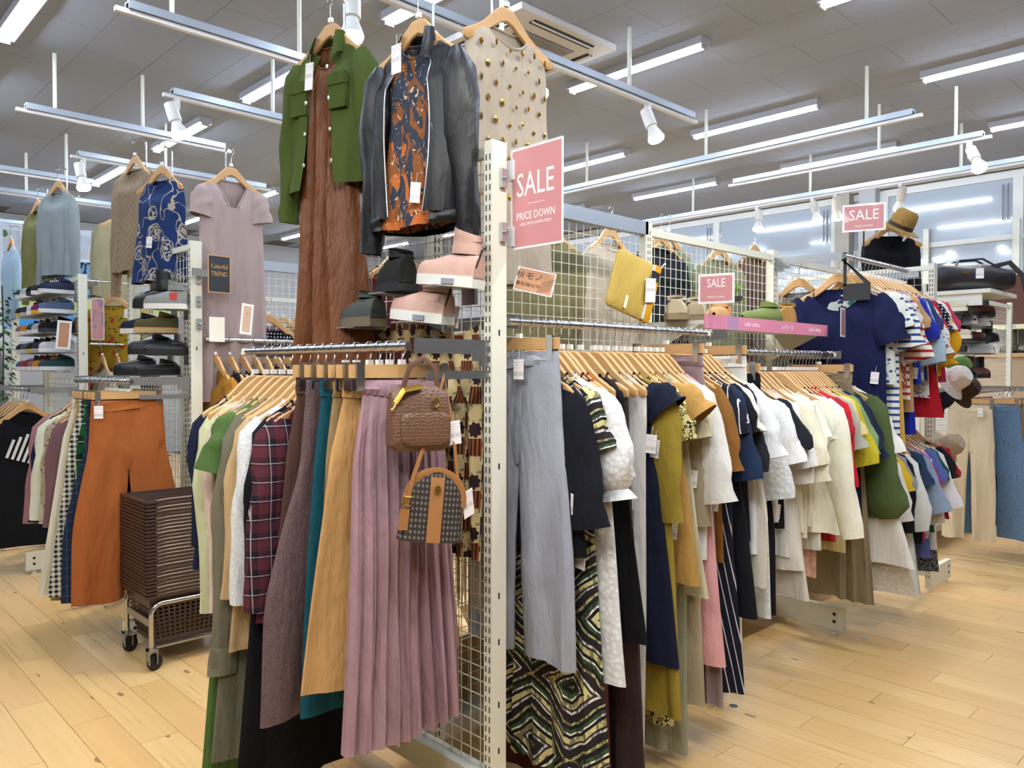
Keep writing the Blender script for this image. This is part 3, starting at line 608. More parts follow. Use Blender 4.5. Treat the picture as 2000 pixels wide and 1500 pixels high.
# ---------------------------------------------------------------- rail B, first bay (shoulder ends point at the aisle)
row([
 (.13, 'pants', F('#a3a8b4'), 'pale blue grey trousers first on the long dress rail', dict(L=.94, hw=.21, sw=.165, amp=.008, vneck=True, tagx=.04, dr=-.02, lx=0.0)),
 (.18, 'blouse', F('#14161f'), 'black balloon sleeve blouse behind the grey trousers', dict(L=.62, sl='half', slen=.42, sw=.2)),
 (.23, 'sdress', F('#2a2628', 'geo', '#b9b57c', '#3a5a3c', sc=1.3), 'long ethnic print dress with green and cream zigzags', dict(L=1.34, hw=.3, amp=.018, k=5, lx=0.006)),
 (.262, 'puff', F('#eceded', 'lace', '#dcdcdc'), 'white dress with puffed elastic sleeves and lace texture', dict(L=1.02, hw=.27, slen=.34, sw=.23, lx=0.05)),
 (.30, 'sdress', F('#4e2323'), 'burgundy full length dress hem visible under the print dress', dict(L=1.44, hw=.24, amp=.016, sl=None, sw=.18)),
 (.325, 'dress', F('#b85c31'), 'rust orange sleeveless dress between white and black ones', dict(L=1.25, hw=.2, sw=.18)),
 (.365, 'tank', F('#0e0e11'), 'black sleeveless tunic with dipped pointed hem', dict(L=.92, hw=.29, nf=.14, sw=.225, nw=.13, lx=.03)),
 (.42, 'dress', F('#3a2d2b'), 'dark coffee brown maxi dress', dict(L=1.38, hw=.27)),
 (.485, 'coat', F('#8f9296'), 'heather grey long cardigan seen as a thin strip', dict(L=.9, hw=.19, sw=.165, sl=None)),
 (.52, 'dress', F('#dfdddb'), 'narrow white maxi dress', dict(L=1.36, hw=.2, amp=.006)),
 (.56, 'sdress', F('#141a30'), 'navy short sleeve dress before the mustard one', dict(L=1.05, sw=.21, sl='cap')),
 (.605, 'ldress', F('#978230'), 'mustard olive long sleeve linen dress', dict(L=1.22, hw=.29, sw=.235, slen=.45, amp=.016, lx=.02)),
 (.65, 'sdress', F('#d3c98a', 'leo', '#25241f', sc=1.2), 'yellow and black animal print dress', dict(L=1.3, hw=.22)),
 (.69, 'sdress', F('#b8904e'), 'golden tan cap sleeve top beside the animal print', dict(L=.8, sl='cap', sw=.22, slen=.15)),
 (.735, 'dress', F('#9c9c86'), 'sage green maxi dress with straight hem', dict(L=1.42, hw=.22)),
 (.775, 'sdress', F('#cfc8a8'), 'pale cream cotton tunic', dict(L=.85)),
 (.81, 'ldress', F('#a99c82'), 'beige linen long dress', dict(L=1.27, hw=.24, slen=.5)),
 (.85, 'shirt', F('#e4e3e0'), 'plain white tunic with three quarter sleeves', dict(L=.75, sl='half', slen=.42, sw=.225)),
 (.89, 'dress', F('#e0a6a8'), 'pink maxi dress with price tag', dict(L=1.13, tagx=.19, tagz=-.75)),
 (.925, 'skirt', F('#9a8488'), 'mauve accordion pleated skirt', dict(L=1.28, hw=.26, amp=.02, k=9)),
 (.96, 'tee', F('#8a5f2c'), 'caramel brown short sleeve tunic', dict(L=.78, slen=.32, sang=.15)),
 (1.0, 'sdress', F('#191c2c', 'ds', '#d9d9dc', sc=1.5), 'navy and white pinstriped long dress', dict(L=1.27, hw=.28, amp=.018, k=3, lx=0.015)),
 (1.04, 'tee', F('#1b2d4a'), 'dark denim blue linen tunic', dict(L=.95, slen=.36, sw=.225, sang=.2)),
 (1.08, 'sdress', F('#12141b'), 'plain black short sleeve dress behind the linen tunic', dict(L=1.0)),
 (1.12, 'sdress', F('#e8e6dc', 'flo', '#d2562e', '#7f9a62', sc=.7), 'white long dress with orange and green flowers', dict(L=1.3, hw=.22, lx=0.012)),
 (1.155, 'tee', F('#23252d'), 'charcoal short sleeve top behind the flowered dress', dict(L=.72, slen=.34, sang=.15)),
 (1.19, 'tee', F('#e6e8ec'), 'white blouse with a navy trimmed collar', dict(L=.78, slen=.3, sw=.225)),
 (1.225, 'pants', F('#dedcd2'), 'cream trousers on a clip hanger at the rail end', dict(L=.9, hw=.24)),
], 'x', .03, 1.57, Q, 'clothes on the first bay rail')

# ---------------------------------------------------------------- rail C, second bay
row([
 (1.335, 'blouse', F('#e3e5e6', 'lace', '#d4d8d8'), 'white lace trimmed tunic first on the second bay rail', dict(L=1.0, sl='half', slen=.4)),
 (1.37, 'pants', F('#131318'), 'black straight trousers under the white tunic', dict(L=.98, hw=.22)),
 (1.41, 'tee', F('#eeefee'), 'white T-shirt with a black chest pocket', dict(L=.62, sw=.225, slen=.27, sang=.28)),
 (1.455, 'tee', F('#1c1f25'), 'black T-shirt behind the white pocket one', dict(L=.66, slen=.24, sang=.45)),
 (1.5, 'tee', F('#eaeae8'), 'plain white T-shirt after the black one', dict(L=.78, slen=.3)),
 (1.54, 'blouse', F('#e6e2d8'), 'off-white flared blouse with price tag', dict(L=.84, hw=.28, sl='half', slen=.36, tagx=.18, tagz=-.55)),
 (1.585, 'dress', F('#d6cfc4'), 'long ecru sleeveless dress', dict(L=.96, hw=.3)),
 (1.63, 'tee', F('#eee9cf'), 'cream T-shirt with gathered sleeve', dict(L=.7, slen=.3)),
 (1.67, 'blouse', F('#f0ecd6'), 'ivory wrap blouse with knotted waist', dict(L=.72, sl='half', slen=.36, sw=.23)),
 (1.72, 'puff', F('#efeed8'), 'ivory puff sleeve blouse', dict(L=.68, sw=.22, slen=.28)),
 (1.77, 'shirt', F('#f1f0dc'), 'large ivory jacket with wide long sleeves, brightest on its rail', dict(L=.72, hw=.3, sw=.25, slen=.62, sang=.2, amp=.018, dr=.22, dy=-.03)),
 (1.82, 'tee', F('#e0ded0'), 'pale grey-cream sleeve behind the ivory jacket', dict(L=.8)),
 (1.855, 'tank', F('#d8a08c', 'tweed', '#e0bda8', sc=.2), 'shimmering rose pink long top', dict(L=.94, hw=.2)),
 (1.89, 'tee', F('#1a2622'), 'black-green short sleeve top before the red ones', dict(L=.66, slen=.3, sang=.3)),
 (1.925, 'knit', F('#8c3a2e'), 'brick brown knit partly hidden by red shirts', dict(L=.68, slen=.5)),
 (1.96, 'tee', F('#b02832'), 'dark red short sleeve blouse', dict(L=.78)),
 (2.0, 'shirt', F('#cf1f2c'), 'bright red shirt with loose sleeves', dict(L=.62, slen=.42, sw=.225, sang=.2)),
 (2.04, 'tee', F('#a8a9a0'), 'heather grey T-shirt beside the red shirt', dict(L=.72, slen=.26)),
 (2.075, 'tee', F('#d6c790'), 'pale straw yellow long T-shirt', dict(L=.86)),
 (2.11, 'blouse', F('#571b3e'), 'plum purple blouse on the second bay rail', dict(L=.7, slen=.44)),
 (2.145, 'tee', F('#c4b62c'), 'acid yellow T-shirt beside the plum blouse', dict(L=.68, slen=.34)),
 (2.18, 'tee', F('#7f9a6c'), 'soft green T-shirt with a dangling tag', dict(L=.7, slen=.3, tagx=.2)),
 (2.215, 'tee', F('#1d2740'), 'navy T-shirt beside the soft green one', dict(L=.8, slen=.28)),
 (2.25, 'tee', F('#15233c'), 'darker navy polo shirt beside the olive blouse', dict(L=.72, slen=.32, sang=.3, tagx=.19)),
 (2.29, 'skirt', F('#8b7d62'), 'long beige pleated skirt reaching below the tops', dict(L=1.12, hw=.28, amp=.02, k=9)),
 (2.34, 'bell', F('#4f6038'), 'olive green blouse with gathered balloon sleeves', dict(L=.72, sw=.25, slen=.6, sang=.14, dy=-.02)),
 (2.39, 'tee', F('#e8e6e0'), 'white tunic with embroidered hem last on its rail', dict(L=.95, hw=.34, lx=.1, slen=.3)),
 (2.425, 'dress', F('#dcd6ca', 'lace', '#cfc8b8'), 'long ecru lace dress behind the olive blouse', dict(L=1.1, hw=.34, lx=.08)),
], 'x', .05, 1.5, Q, 'clothes on the second bay rail')

# ---------------------------------------------------------------- rails D, third bay: high and low
row([
 (2.7, 'knit', F('#9a9690', 'tweed', '#77746e', sc=.3), 'grey boucle knit pinned on the mesh behind the navy T-shirt', dict(L=.8, dy=.31, slen=.5)),
 (2.63, 'tee', F('#161d45'), 'navy T-shirt with scoop neck under a charcoal size divider', dict(L=.82, hw=.25, sw=.235, slen=.27, nf=.13, nw=.13, dr=.12, dy=.05, amp=.012, tagx=.2, tagz=-.62)),
 (2.68, 'tee', F('#d9dfd8', 'flo', '#3d8f8c', '#34477c', sc=.9), 'white T-shirt with teal and blue flowers', dict(L=.6, sw=.22, slen=.2)),
 (2.73, 'tee', F('#ecece8', 'hs', '#2c4f8c', sc=1.1), 'white T-shirt with blue horizontal stripes', dict(L=.88, slen=.3, sw=.225)),
 (2.79, 'sdress', F('#d6ac54'), 'long golden yellow T-shirt dress', dict(L=.92, slen=.3, hw=.25)),
 (2.85, 'tee', F('#cfc9c4', 'blot', '#9c4a44', '#4c5878'), 'pale graphic print T-shirt beside the yellow dress', dict(L=.62)),
 (2.9, 'tee', F('#ece7de', 'hs', '#b32a30', sc=1.0), 'white T-shirt with red horizontal stripes', dict(L=.68, slen=.36, sang=.25)),
 (2.95, 'tee', F('#b59268'), 'light brown T-shirt under the striped one', dict(L=.76)),
 (3.0, 'tank', F('#1c2c9c'), 'royal blue sleeveless dress', dict(L=.88)),
 (3.05, 'tee', F('#2430a0'), 'royal blue T-shirt beside the light blue one', dict(L=.6, slen=.26)),
 (3.1, 'tee', F('#a9c0cf'), 'powder blue short sleeve blouse', dict(L=.58, slen=.38, sang=.25, sw=.22)),
 (3.15, 'tee', F('#33406a'), 'indigo denim T-shirt with rolled sleeve', dict(L=.58)),
 (3.2, 'tee', F('#e6dfdc', 'flo', '#b04a4c', '#6c7fa0', sc=1.6), 'white blouse with tiny red flowers', dict(L=.68, slen=.34, sang=.3)),
 (3.25, 'sdress', F('#b51a28'), 'scarlet short sleeve dress on the high rail', dict(L=.8)),
 (3.3, 'tee', F('#1c1e2c', 'dots', '#c8c8cc', sc=.9), 'navy top with small white dots', dict(L=.6)),
 (3.35, 'tee', F('#dfd8cc'), 'cream T-shirt near the high rail end', dict(L=.76)),
 (3.4, 'puff', F('#dba21c'), 'mustard yellow blouse with full sleeves', dict(L=.56, slen=.38, sw=.22)),
 (3.45, 'tee', F('#c0395c'), 'raspberry pink T-shirt last on the high rail', dict(L=.6)),
], 'x', .05, 2.03, Q, 'bright tops on the high rail')
row([
 (2.68, 'tee', F('#e2dfd8'), 'white tunic first on the low rail', dict(L=.75, sl='half')),
 (2.74, 'tee', F('#d8b428'), 'yellow and black top on the low rail', dict(L=.6)),
 (2.79, 'tee', F('#8f9198'), 'grey short sleeve top on the low rail', dict(L=.66)),
 (2.85, 'knit', F('#17181e'), 'black cardigan with white edge on the low rail', dict(L=.68, slen=.42, sw=.225)),
 (2.91, 'puff', F('#dcdfdd'), 'white frilled dress with rounded puff sleeves', dict(L=.88, hw=.3, slen=.42, sw=.22, amp=.02, k=5)),
 (2.98, 'blouse', F('#15171f'), 'black blouse with full sleeves on the low rail', dict(L=.72, slen=.5)),
 (3.04, 'tee', F('#2c3f60'), 'dark denim shirt on the low rail', dict(L=.6)),
 (3.09, 'tee', F('#8ea0b8'), 'chambray blue short sleeve shirt', dict(L=.6, slen=.36, sang=.35)),
 (3.14, 'tee', F('#c02468'), 'magenta embroidered top on the low rail', dict(L=.62, slen=.36)),
 (3.19, 'blouse', F('#e8e4da'), 'ivory blouse on the low rail', dict(L=.6, sl='half', slen=.42)),
 (3.24, 'tee', F('#5c6cb0'), 'periwinkle blue printed tunic', dict(L=.75)),
 (3.29, 'tee', F('#1e5a48'), 'bottle green top on the low rail', dict(L=.6)),
 (3.34, 'tee', F('#e9e8ea'), 'white T-shirt near the end of the low rail', dict(L=.72, slen=.36)),
 (3.39, 'tank', F('#77797c', 'tweed', '#3c3e42', sc=.3), 'grey mottled knee length top', dict(L=.86)),
 (3.44, 'tee', F('#1a1a20'), 'black T-shirt at the low rail end', dict(L=.56)),
 (3.5, 'tee', F('#a81c2c'), 'crimson flared top last on the low rail', dict(L=.55, hw=.26)),
], 'x', .05, 1.17, Q, 'tops on the low rail', low=True)

# ---------------------------------------------------------------- rail E, right: trousers and jeans
jean = F('#6f8db0', 'tweed', '#60809f', sc=.4); jean2 = F('#3c5878', 'tweed', '#33496a', sc=.4)
row([
 (4.88, 'pants', F('#e0d4b6'), 'cream parachute trousers facing the aisle at right', dict(L=1.0, hw=.15, sw=.14, amp=.018, tagx=.08, dr=0, dy=.03)),
 (5.0, 'pants', jean, 'light blue wide leg jeans beside the cream trousers', dict(L=.98, hw=.32, sw=.16, amp=.012, dy=-.1, tagx=-.05)),
 (5.1, 'pants', F('#a58a60'), 'camel trousers behind the wide jeans', dict(L=.9, dy=-.1)), (5.17, 'pants', F('#17181c'), 'black trousers behind the camel ones', dict(L=.92, dy=-.1)),
 (5.24, 'pants', jean2, 'mid blue jeans at the right edge', dict(L=.92, dy=-.12)), (5.31, 'pants', F('#b9ad98'), 'stone coloured trousers at the right edge', dict(L=.9, dy=-.1)),
 (5.38, 'pants', F('#20222c'), 'dark indigo jeans at the right edge', dict(L=.95, dy=-.12)), (5.46, 'pants', F('#5a3f74'), 'purple trousers at the right edge', dict(L=.95, dy=-.1)),
], 'x', .05, 1.26, Q, 'trousers on the right rail', low=True)

# ---------------------------------------------------------------- rails of the second and third end panels
row([
 (2.47, 'pants', F('#a8602f'), 'burnt orange wide trousers behind the baskets', dict(L=1.0, hw=.235, sw=.165, amp=.012, vneck=True, tagx=-.15, dr=0)),
 (2.54, 'pants', F('#1f2a40', 'win', '#46587c'), 'navy windowpane check trousers beside the orange ones', dict(L=.98, hw=.25, lx=-0.018)),
 (2.6, 'skirt', F('#166a33', 'plaid', '#12201c', '#b8c4a0'), 'green and black tartan skirt', dict(L=.86, hw=.25, lx=-0.024)),
 (2.67, 'skirt', F('#e4e2d6', 'ging', '#16171b'), 'black and white gingham skirt', dict(L=.98, hw=.28, lx=-0.039)),
 (2.73, 'skirt', F('#b3985e', 'plaid', '#a28a58', '#c9b98c'), 'tan checked skirt hem under the gingham', dict(L=1.02, hw=.26, lx=-0.039)),
 (2.8, 'skirt', F('#e2dfc8'), 'long cream skirt leaning left', dict(L=1.0, hw=.27, lx=-0.066)),
 (2.9, 'blouse', F('#7a5a60'), 'plum blouse on the basket side rail', dict(L=.6, lx=-0.030)),
 (2.97, 'blouse', F('#b9ab8f', 'flo', '#8c5848', '#7c8a5c', sc=2), 'beige blouse with tiny flowers', dict(L=.62, lx=-0.036, slen=.45)),
 (3.04, 'shirt', F('#dfe3cc'), 'off-white cotton shirt with long sleeve', dict(L=.68, lx=-0.048, slen=.54, sw=.225)),
 (3.12, 'knit', F('#1c2140'), 'navy pullover behind the off-white shirt', dict(L=.72, lx=-0.042)),
 (3.2, 'knit', F('#a87a80'), 'dusty pink pullover at the rail end', dict(L=.7, lx=-0.048, slen=.58)),
], 'y', -.25, 1.357, 0, 'clothes on the rail behind the baskets')
row([
 (4.55, 'knit', F('#111217'), 'black hooded sweatshirt with white printed back at left edge', dict(L=1.0, hw=.27, sw=.23, nf=.1)), (4.66, 'coat', F('#15161d'), 'long black coat behind the hooded sweatshirt', dict(L=1.0)),
 (4.76, 'knit', F('#1b2030'), 'navy sweatshirt behind the long black coat', dict(L=.9)), (4.86, 'coat', F('#101014'), 'black parka at the left edge', dict(L=.95)), (4.96, 'knit', F('#25222c'), 'charcoal hoodie at the left edge', dict(L=.8)),
], 'y', -.25, 1.27, 0, 'dark clothes on the far left rail', low=True)
row([
 (.19, 'sdress', F('#a9782a'), 'mustard brown satin dress beside the second post', dict(L=.95, nf=.12, tagx=-.1, tagz=-.3)), (.27, 'tank', F('#26242a'), 'black vest behind the mustard dress', {}), (.34, 'blouse', F('#e6e4da', 'zeb', '#1c1c20'), 'black and white zebra print blouse', dict(L=.7)),
 (.41, 'tee', F('#1b1a1e'), 'black T-shirt behind the zebra blouse', {}), (.48, 'blouse', F('#2a2720', 'flo', '#a8842c', '#6c5c30'), 'black blouse with golden flowers', {}), (.55, 'tee', F('#26304c'), 'navy T-shirt on the second rack', {}),
 (.62, 'tee', F('#8c93a4'), 'grey blue T-shirt on the second rack', {}), (.69, 'blouse', F('#3c4868'), 'slate blue blouse on the second rack', {}), (.77, 'tee', F('#8a6e48'), 'light brown T-shirt on the second rack', {}), (.85, 'tee', F('#5a2a30'), 'wine red T-shirt on the second rack', {}),
 (.93, 'coat', F('#3a2f2c'), 'dark brown coat on the second rack', {}), (1.02, 'coat', F('#2b2b30'), 'charcoal coat on the second rack', {}),
], 'x', 2.46, 1.58, Q, 'clothes on the second rack rail', low=True)
row([
 (.2, 'tee', F('#b0a48c'), 'taupe top below the mustard floral dress', dict(L=.6)), (.3, 'tee', F('#3c8a34'), 'bright green top below the mustard floral dress', dict(L=.6)), (.4, 'tee', F('#15151a'), 'black top below the mustard floral dress', dict(L=.6)), (.5, 'tee', F('#6c5a5c'), 'dull mauve top below the mustard floral dress', dict(L=.6)),
], 'x', 4.44, 1.6, Q, 'tops on the third rack rail', low=True)
garment('ldress', (.3, 4.5, 2.06), -.75, 'mustard dress with red flowers and green leaves', 'dress', F('#b08d28', 'flo', '#b4442c', '#55602c', sc=.8), L=.85, sw=.22, sl='short', low=True, tagx=.12, tagz=-.2)
# ---------------------------------------------------------------- display clothes hung high above the end panels
def rod(label, x, y, z0, z1, hx=0, hy=0):
    t = thing('display_rod', label, 'display stand', (x, y, z0)); h = z1-z0
    ob('upright', MB().tube([(0, 0, 0), (0, 0, h)], .005, 8), chrome(), t); ob('hook_arm', MB().tube([(0, 0, h), (hx*.5, hy*.5, h+.015), (hx, hy, h), (hx*1.15, hy*1.15, h+.02)], .004, 6), chrome(), t); return t
def high(kind, x, y, z, rz, lab, mat, **k):
    rod('thin chrome display rod behind the '+lab, x-.075*sin(rz), y+.075*cos(rz), 2.09, z+.016, .075*sin(rz), -.075*cos(rz))
    return garment(kind, (x, y, z), rz, lab, k.pop('cat', catn(kind)), mat, **k)
gj = F('#475623')
g = high('shirt', -.1, .77, 2.75, Q+.26, 'olive green denim jacket hung open over a brown slip', gj, cat='jacket', L=.6, hw=.27, sw=.23, slen=.56, sx=.78, gap=lambda t: .2+.12*t, collar=gj, amp=.012, d=.06, cuffs=gj, sang=.14, nw=.11, flat=.7, hl='olive green denim jacket')
for s in (-1, 1):
    ob('chest_pocket', MB().bx(s*.12-.05, s*.12+.05, -.066, -.05, -.42, -.3).bx(s*.12-.053, s*.12+.053, -.07, -.052, -.34, -.3), gj, g)
    for b in range(4): ob('button', MB().lathe([(0, .003), (.008, .002), (.008, -.002)], 8), plain('#b9bcae', .3, .8), g, (s*(.062+.008*b), -.064, -.27-b*.11), (pi/2, 0, 0))
price_tag(g, .0, -.1, -.26, .1, 1.5)
garment('dress', (-.1, .77, 2.74), Q+.26, 'long brown satin slip dress under the green jacket', 'dress', F('#74431f', rough=.5, spec=.4), L=1.22, hw=.25, sx=.8, sw=.13, nf=.1, nw=.09, amp=.03, k=4, d=.035, hanger=False, lx=.0, p0=.8)
lj = F('#0d0e12', rough=.42, spec=.4, leather=True)
g = high('shirt', -.1, .25, 2.6, Q+.22, 'black leather jacket open over an orange printed top', lj, cat='jacket', L=.62, hw=.24, sw=.235, slen=.58, sx=.76, gap=lambda t: .3+.16*sin(3*t), collar=lj, amp=.012, d=.06, cuffs=lj, sang=.1, nw=.11, flat=.75, hl='black leather jacket')
ob('zip_pocket', MB().tube([(.13, -.056, -.44), (.17, -.047, -.56)], .0025, 5), plain('#55565c', .4, .8), g)
bo = next(c for c in g.children if c.name.startswith('bodice')).data.vertices
for off in (0, 44): ob('front_zip', MB().tube([bo[j*45+off].co.copy() for j in range(3, len(bo)//45)], .003, 5), steel(), g)
ob('waist_band', body([(-.7, .243, .075), (-.745, .235, .07)], 5, .003, 8, 40, 4, gap=lambda t: .5), lj, g); price_tag(g, .0, -.1, -.2, 0, 1.4)
garment('dress', (-.1, .25, 2.59), Q+.22, 'orange and blue flower print top inside the leather jacket', 'top', F('#38414f', 'blot', '#c8703a', '#8f5a34'), L=.64, hw=.2, sw=.15, sx=.8, nf=.06, nw=.08, amp=.012, d=.035, hanger=False, tagx=.05, tagz=-.6)
g = high('tank', .2, .16, 2.70, 0, 'beige sleeveless top with gold studs hung high', F('#b9ad9c'), L=.92, sx=.9, hw=.25, sw=.2, nf=.075, nw=.1, amp=.008, d=.035, hl='beige studded top')
gold = plain('#b08d3e', .28, .9); st0 = None; rr = random.Random(3)
for r_ in range(9):
    for c_ in range(6):
        x = -.16+c_*.064+(.03 if r_ % 2 else 0); z = -.24-r_*.06+rr.uniform(-.008, .008)
        if abs(x) > .17: continue
        s = rr.choice((.008, .011, .013)); y = -.036*(1-(x/.215)**2)**.4-.006
        m = MB().lathe([(0, .008), (s*.6, .006), (s, 0)], 4 if (r_+c_) % 3 == 0 else 6); ob('stud', m, gold, g, (x, y, z), (pi/2, 0, rr.uniform(0, 1)), ang=20)
high('sdress', .31, 2.5, 2.63, 0, 'pale mauve V-neck T-shirt dress beside the second post', F('#b3a09e', rough=.8), L=1.3, hw=.27, sw=.225, slen=.17, sang=.15, sx=.8, nf=.2, vneck=True, nw=.11, amp=.02, k=4, d=.03, hl='pale mauve V-neck dress')
high('shirt', .06, 2.86, 2.66, Q+.35, 'dark blue shirt with beige rose outlines', F('#21386b', 'roses', '#b8ae98'), L=.66, sl=None, hw=.28, sw=.21, sx=.82, d=.05, tagx=.0, tagz=-.5, amp=.018)
high('coat', .06, 3.3, 2.8, Q+.15, 'beige quilted jacket hung behind the blue rose shirt', F('#a08c72', 'quilt', '#8c7860'), cat='jacket', L=.7, slen=.72, sw=.21, d=.05)
high('knit', .05, 4.95, 2.93, Q+.35, 'pale grey sweatshirt with lettered sleeve at left', F('#97a2a4'), L=.72, slen=.8, sw=.23, sx=.8, d=.05, amp=.016)
high('coat', .05, 5.55, 2.88, Q+.15, 'olive hooded jacket beside the grey sweatshirt', F('#7a7a46'), cat='jacket', L=.75, slen=.72, d=.05)
high('knit', .07, 6.6, 2.7, Q, 'light blue sweatshirt cut by the left frame edge', F('#a8c4d8'), L=.75, low=True)
high('coat', .5, 4.9, 2.75, .3, 'khaki coat hung behind the beige quilted jacket', F('#a39c7c'), L=.8, low=True)
# coats on the back of the front rack, seen through the mesh
bk = [(1.0, 'coat', '#857f5c', 'khaki trench coat behind the mesh beside the red sale sign', .75, 2.2), (.25, 'coat', '#5a2328', 'burgundy coat behind the mesh near the pink boots', .82, 1.98), (1.48, 'shirt', '#c9beac', 'cream shirt behind the mesh and yellow pouch', .75, 2.22), (1.95, 'coat', '#1f222c', 'navy jacket behind the mesh right of the yellow pouch', .78, 2.25),
      (2.2, 'shirt', '#8a9a86', 'sage green shirt behind the mesh next to the navy jacket', .9, 2.3), (2.52, 'shirt', '#8f8f74', 'grey green shirt behind the mesh over the small sale card', .76, 2.24), (2.97, 'coat', '#6a5248', 'brown coat behind the mesh near the plant', .78, 2.3)]
for x, kd, c, lab, y, z in bk: garment(kd, (x, y, z), RND.uniform(-.1, .1), lab, catn(kd), F(c), L=.95 if kd == 'coat' else .75, d=.03)
for i, (c, lab) in enumerate((('#3d6796', 'blue denim shirt far behind the mesh'), ('#35527c', 'dark denim jacket far behind the mesh'), ('#5a2b34', 'maroon pullover far behind the mesh'), ('#2c5a94', 'bright denim shirt far behind the mesh'), ('#7a8aa0', 'washed denim jacket far behind the mesh'))):
    garment('shirt', (2.5+i*.33, 2.44, 1.95), Q+.7, lab, 'shirt', F(c), low=True)
for i, (x, c, lab) in enumerate(((.98, '#7a5a70', 'mauve cardigan seen past the brown slip dress'), (1.12, '#8a8450', 'olive patterned blouse seen past the brown slip dress'), (1.26, '#16302c', 'dark green blouse seen past the brown slip dress'), (1.42, '#c9c9c9', 'pale grey blouse seen past the brown slip dress'), (1.6, '#1f6a48', 'emerald green dress in the gap beside the brown slip'), (1.85, '#2a7a4c', 'leaf green dress in the gap beside the brown slip'))):
    garment('blouse', (x+.5, 4.42, 1.95), Q+.6, lab, 'blouse', F(c), low=True)
garment('sdress', (.66, 2.76, 1.84), 0, 'black dress with white polka dots on a wooden hanger', 'dress', F('#14151c', 'dots', '#dcdcdc', sc=.75), L=.7, nw=.15, low=True)

# patterned stole on the inside of the front end panel
st = MB(); R = []
for j in range(26):
    z = 1.56-.72*j/25; w0 = .09+.10*(j/25)**.7*0; a = .035; b = .58-.37*min(1, j/9.0)**.8
    R.append([(-.03+.012*sin(u*15+j*.12)*(.3+.7*min(1, j/8)), a+(b-a)*u, z+(-.03*sin(u*7) if j < 3 else 0)) for u in [i/30 for i in range(31)]])
s_ = thing('patterned_stole', 'beige and brown star pattern stole draped down the front mesh beside the post', 'scarf', (0, 0, 0)); s2 = st.loft(R, False)
q = ob('cloth', MB().add([(-(v[1]), v[0], v[2]) for v in s2.v], s2.f), F('#c4b182', 'scarf', '#2e1f22', '#8a4a22', sc=1.0), s_, rot=(0, 0, Q))
fr = MB()
for i in range(34): y = .04+i*.0047; fr.tube([(-.03+.01*sin(i*.9), y, .84), (-.03+.01*sin(i*.9), y+.002*sin(i*3), .7+.03*sin(i*2.1))], .0012, 4)
ob('fringe', fr, F('#b59f72'), s_, kind='stuff')

# ---------------------------------------------------------------- shoes
def shoe(label, cat, loc, rz, up, sole, L=.26, h=.09, shaft=0.0, st=.028, toe=.05, laces=None, tilt=0, patch=None, tagged=False, w=.046, name=None, group=None, thick=1.0, open_=True):
    t = thing(name or ('ankle_boot' if shaft else 'sneaker'), label, cat, loc, rz, group, (0, tilt, rz))
    def wd(u): return w*(.72+.34*sin(pi*min(1, u*1.02+.12))**.8)*(1 if u < .8 else max(.25, sqrt(max(0, 1-((u-.8)/.205)**2))))*(1 if u > .06 else .82)
    us = [0, .04, .1, .2, .32, .45, .6, .75, .86, .94, .985, 1.0]
    R = []
    for u in us: x = L*(u-.5); W_ = wd(u)*1.08; R.append([(x, -W_, 0), (x, W_, 0), (x, W_*1.03, st*thick), (x, -W_*1.03, st*thick)])
    ob('sole', MB().loft(R, True, True, True), sole, t)
    R = []
    for u in us:
        x = L*(u-.5); W_ = wd(u); H = (h if u < .36 else h+(toe-h)*min(1, (u-.36)/.42) if u < .9 else toe*(1-.55*((u-.9)/.1)**1.5)); H *= (.9 if u < .02 else 1)
        R.append([(x-(.012 if u < .1 else 0)*0, W_*sp(cos(a), .7), st*thick*.8+H*sp(sin(a), .8)) for a in [pi*k/12 for k in range(13)]])
    ob('upper', MB().loft(R, False, True), up, t)
    zt = st*thick+h*.86; R = []; k = 18
    for j in range(6):
        f = j/5; z = zt+(shaft+.018)*f; rx = L*.225*(1+.04*f)-.012*f; R.append([(-L*.27+rx*cos(2*pi*i/k)+.004*f, w*.86*sin(2*pi*i/k)*(1+.05*sin(9*f)), z+(.012*cos(2*pi*i/k)*f)) for i in range(k)])
    ob('shaft' if shaft else 'collar', MB().loft(R), up, t)
    ob('insole', MB().lathe([(0, 0), (1, 0)], k, (-L*.27, 0, zt+(shaft+.018)*.55), False, L*.2, w*.78), dark, t)
    if laces:
        m = MB()
        for i in range(5): x = L*(-.08+i*.055); z = st*thick+h+(toe-h)*max(0, (x/L+.5-.36)/.42)+.004; m.tube([(x-.008, -.022, z-.012), (x, 0, z), (x+.008, .022, z-.012)], .0028, 5)
        ob('laces', m, laces, t)
    if patch: ob('side_mark', MB().bx(-L*.3, -L*.14, -w*1.0-.003, -w*.9, st+.02, st+.055).bx(-L*.3, -L*.14, w*.9, w*1.0+.003, st+.02, st+.055), patch, t)
    if tagged: price_tag(t, -L*.4, -w*1.3, h*.8, 0, 1.1)
    return t
def peg(label, x, y, z, L=.2, dx=-1):
    t = thing('shoe_shelf', label, 'shelf', (x, y, z)); a = sorted((0, dx*L)); ob('plate', MB().bx(a[0], a[1], -.03, .03, -.004, 0), plain('#a9adb2', .3, .6), t); ob('support', MB().bx(-.006, .006, -.03, .03, -.05, -.004), steel(), t); return t
bl, ol, pk, wt = plain('#23272a', .55), plain('#3a403c', .6), F('#cfaa9c'), plain('#dfe0d8', .5)
rub = plain('#1a1b1d', .6); gum = plain('#6f6450', .6)
peg('small shelf under the black canvas slip-on left of the post', -.02, .573, 1.563, .16); peg('small shelf under the bulky black sneaker', -.02, .377, 1.665, .16); peg('small shelf under the lower pink boot', -.02, .254, 1.568, .16); peg('small shelf under the upper pink boot', -.02, .094, 1.668, .16)
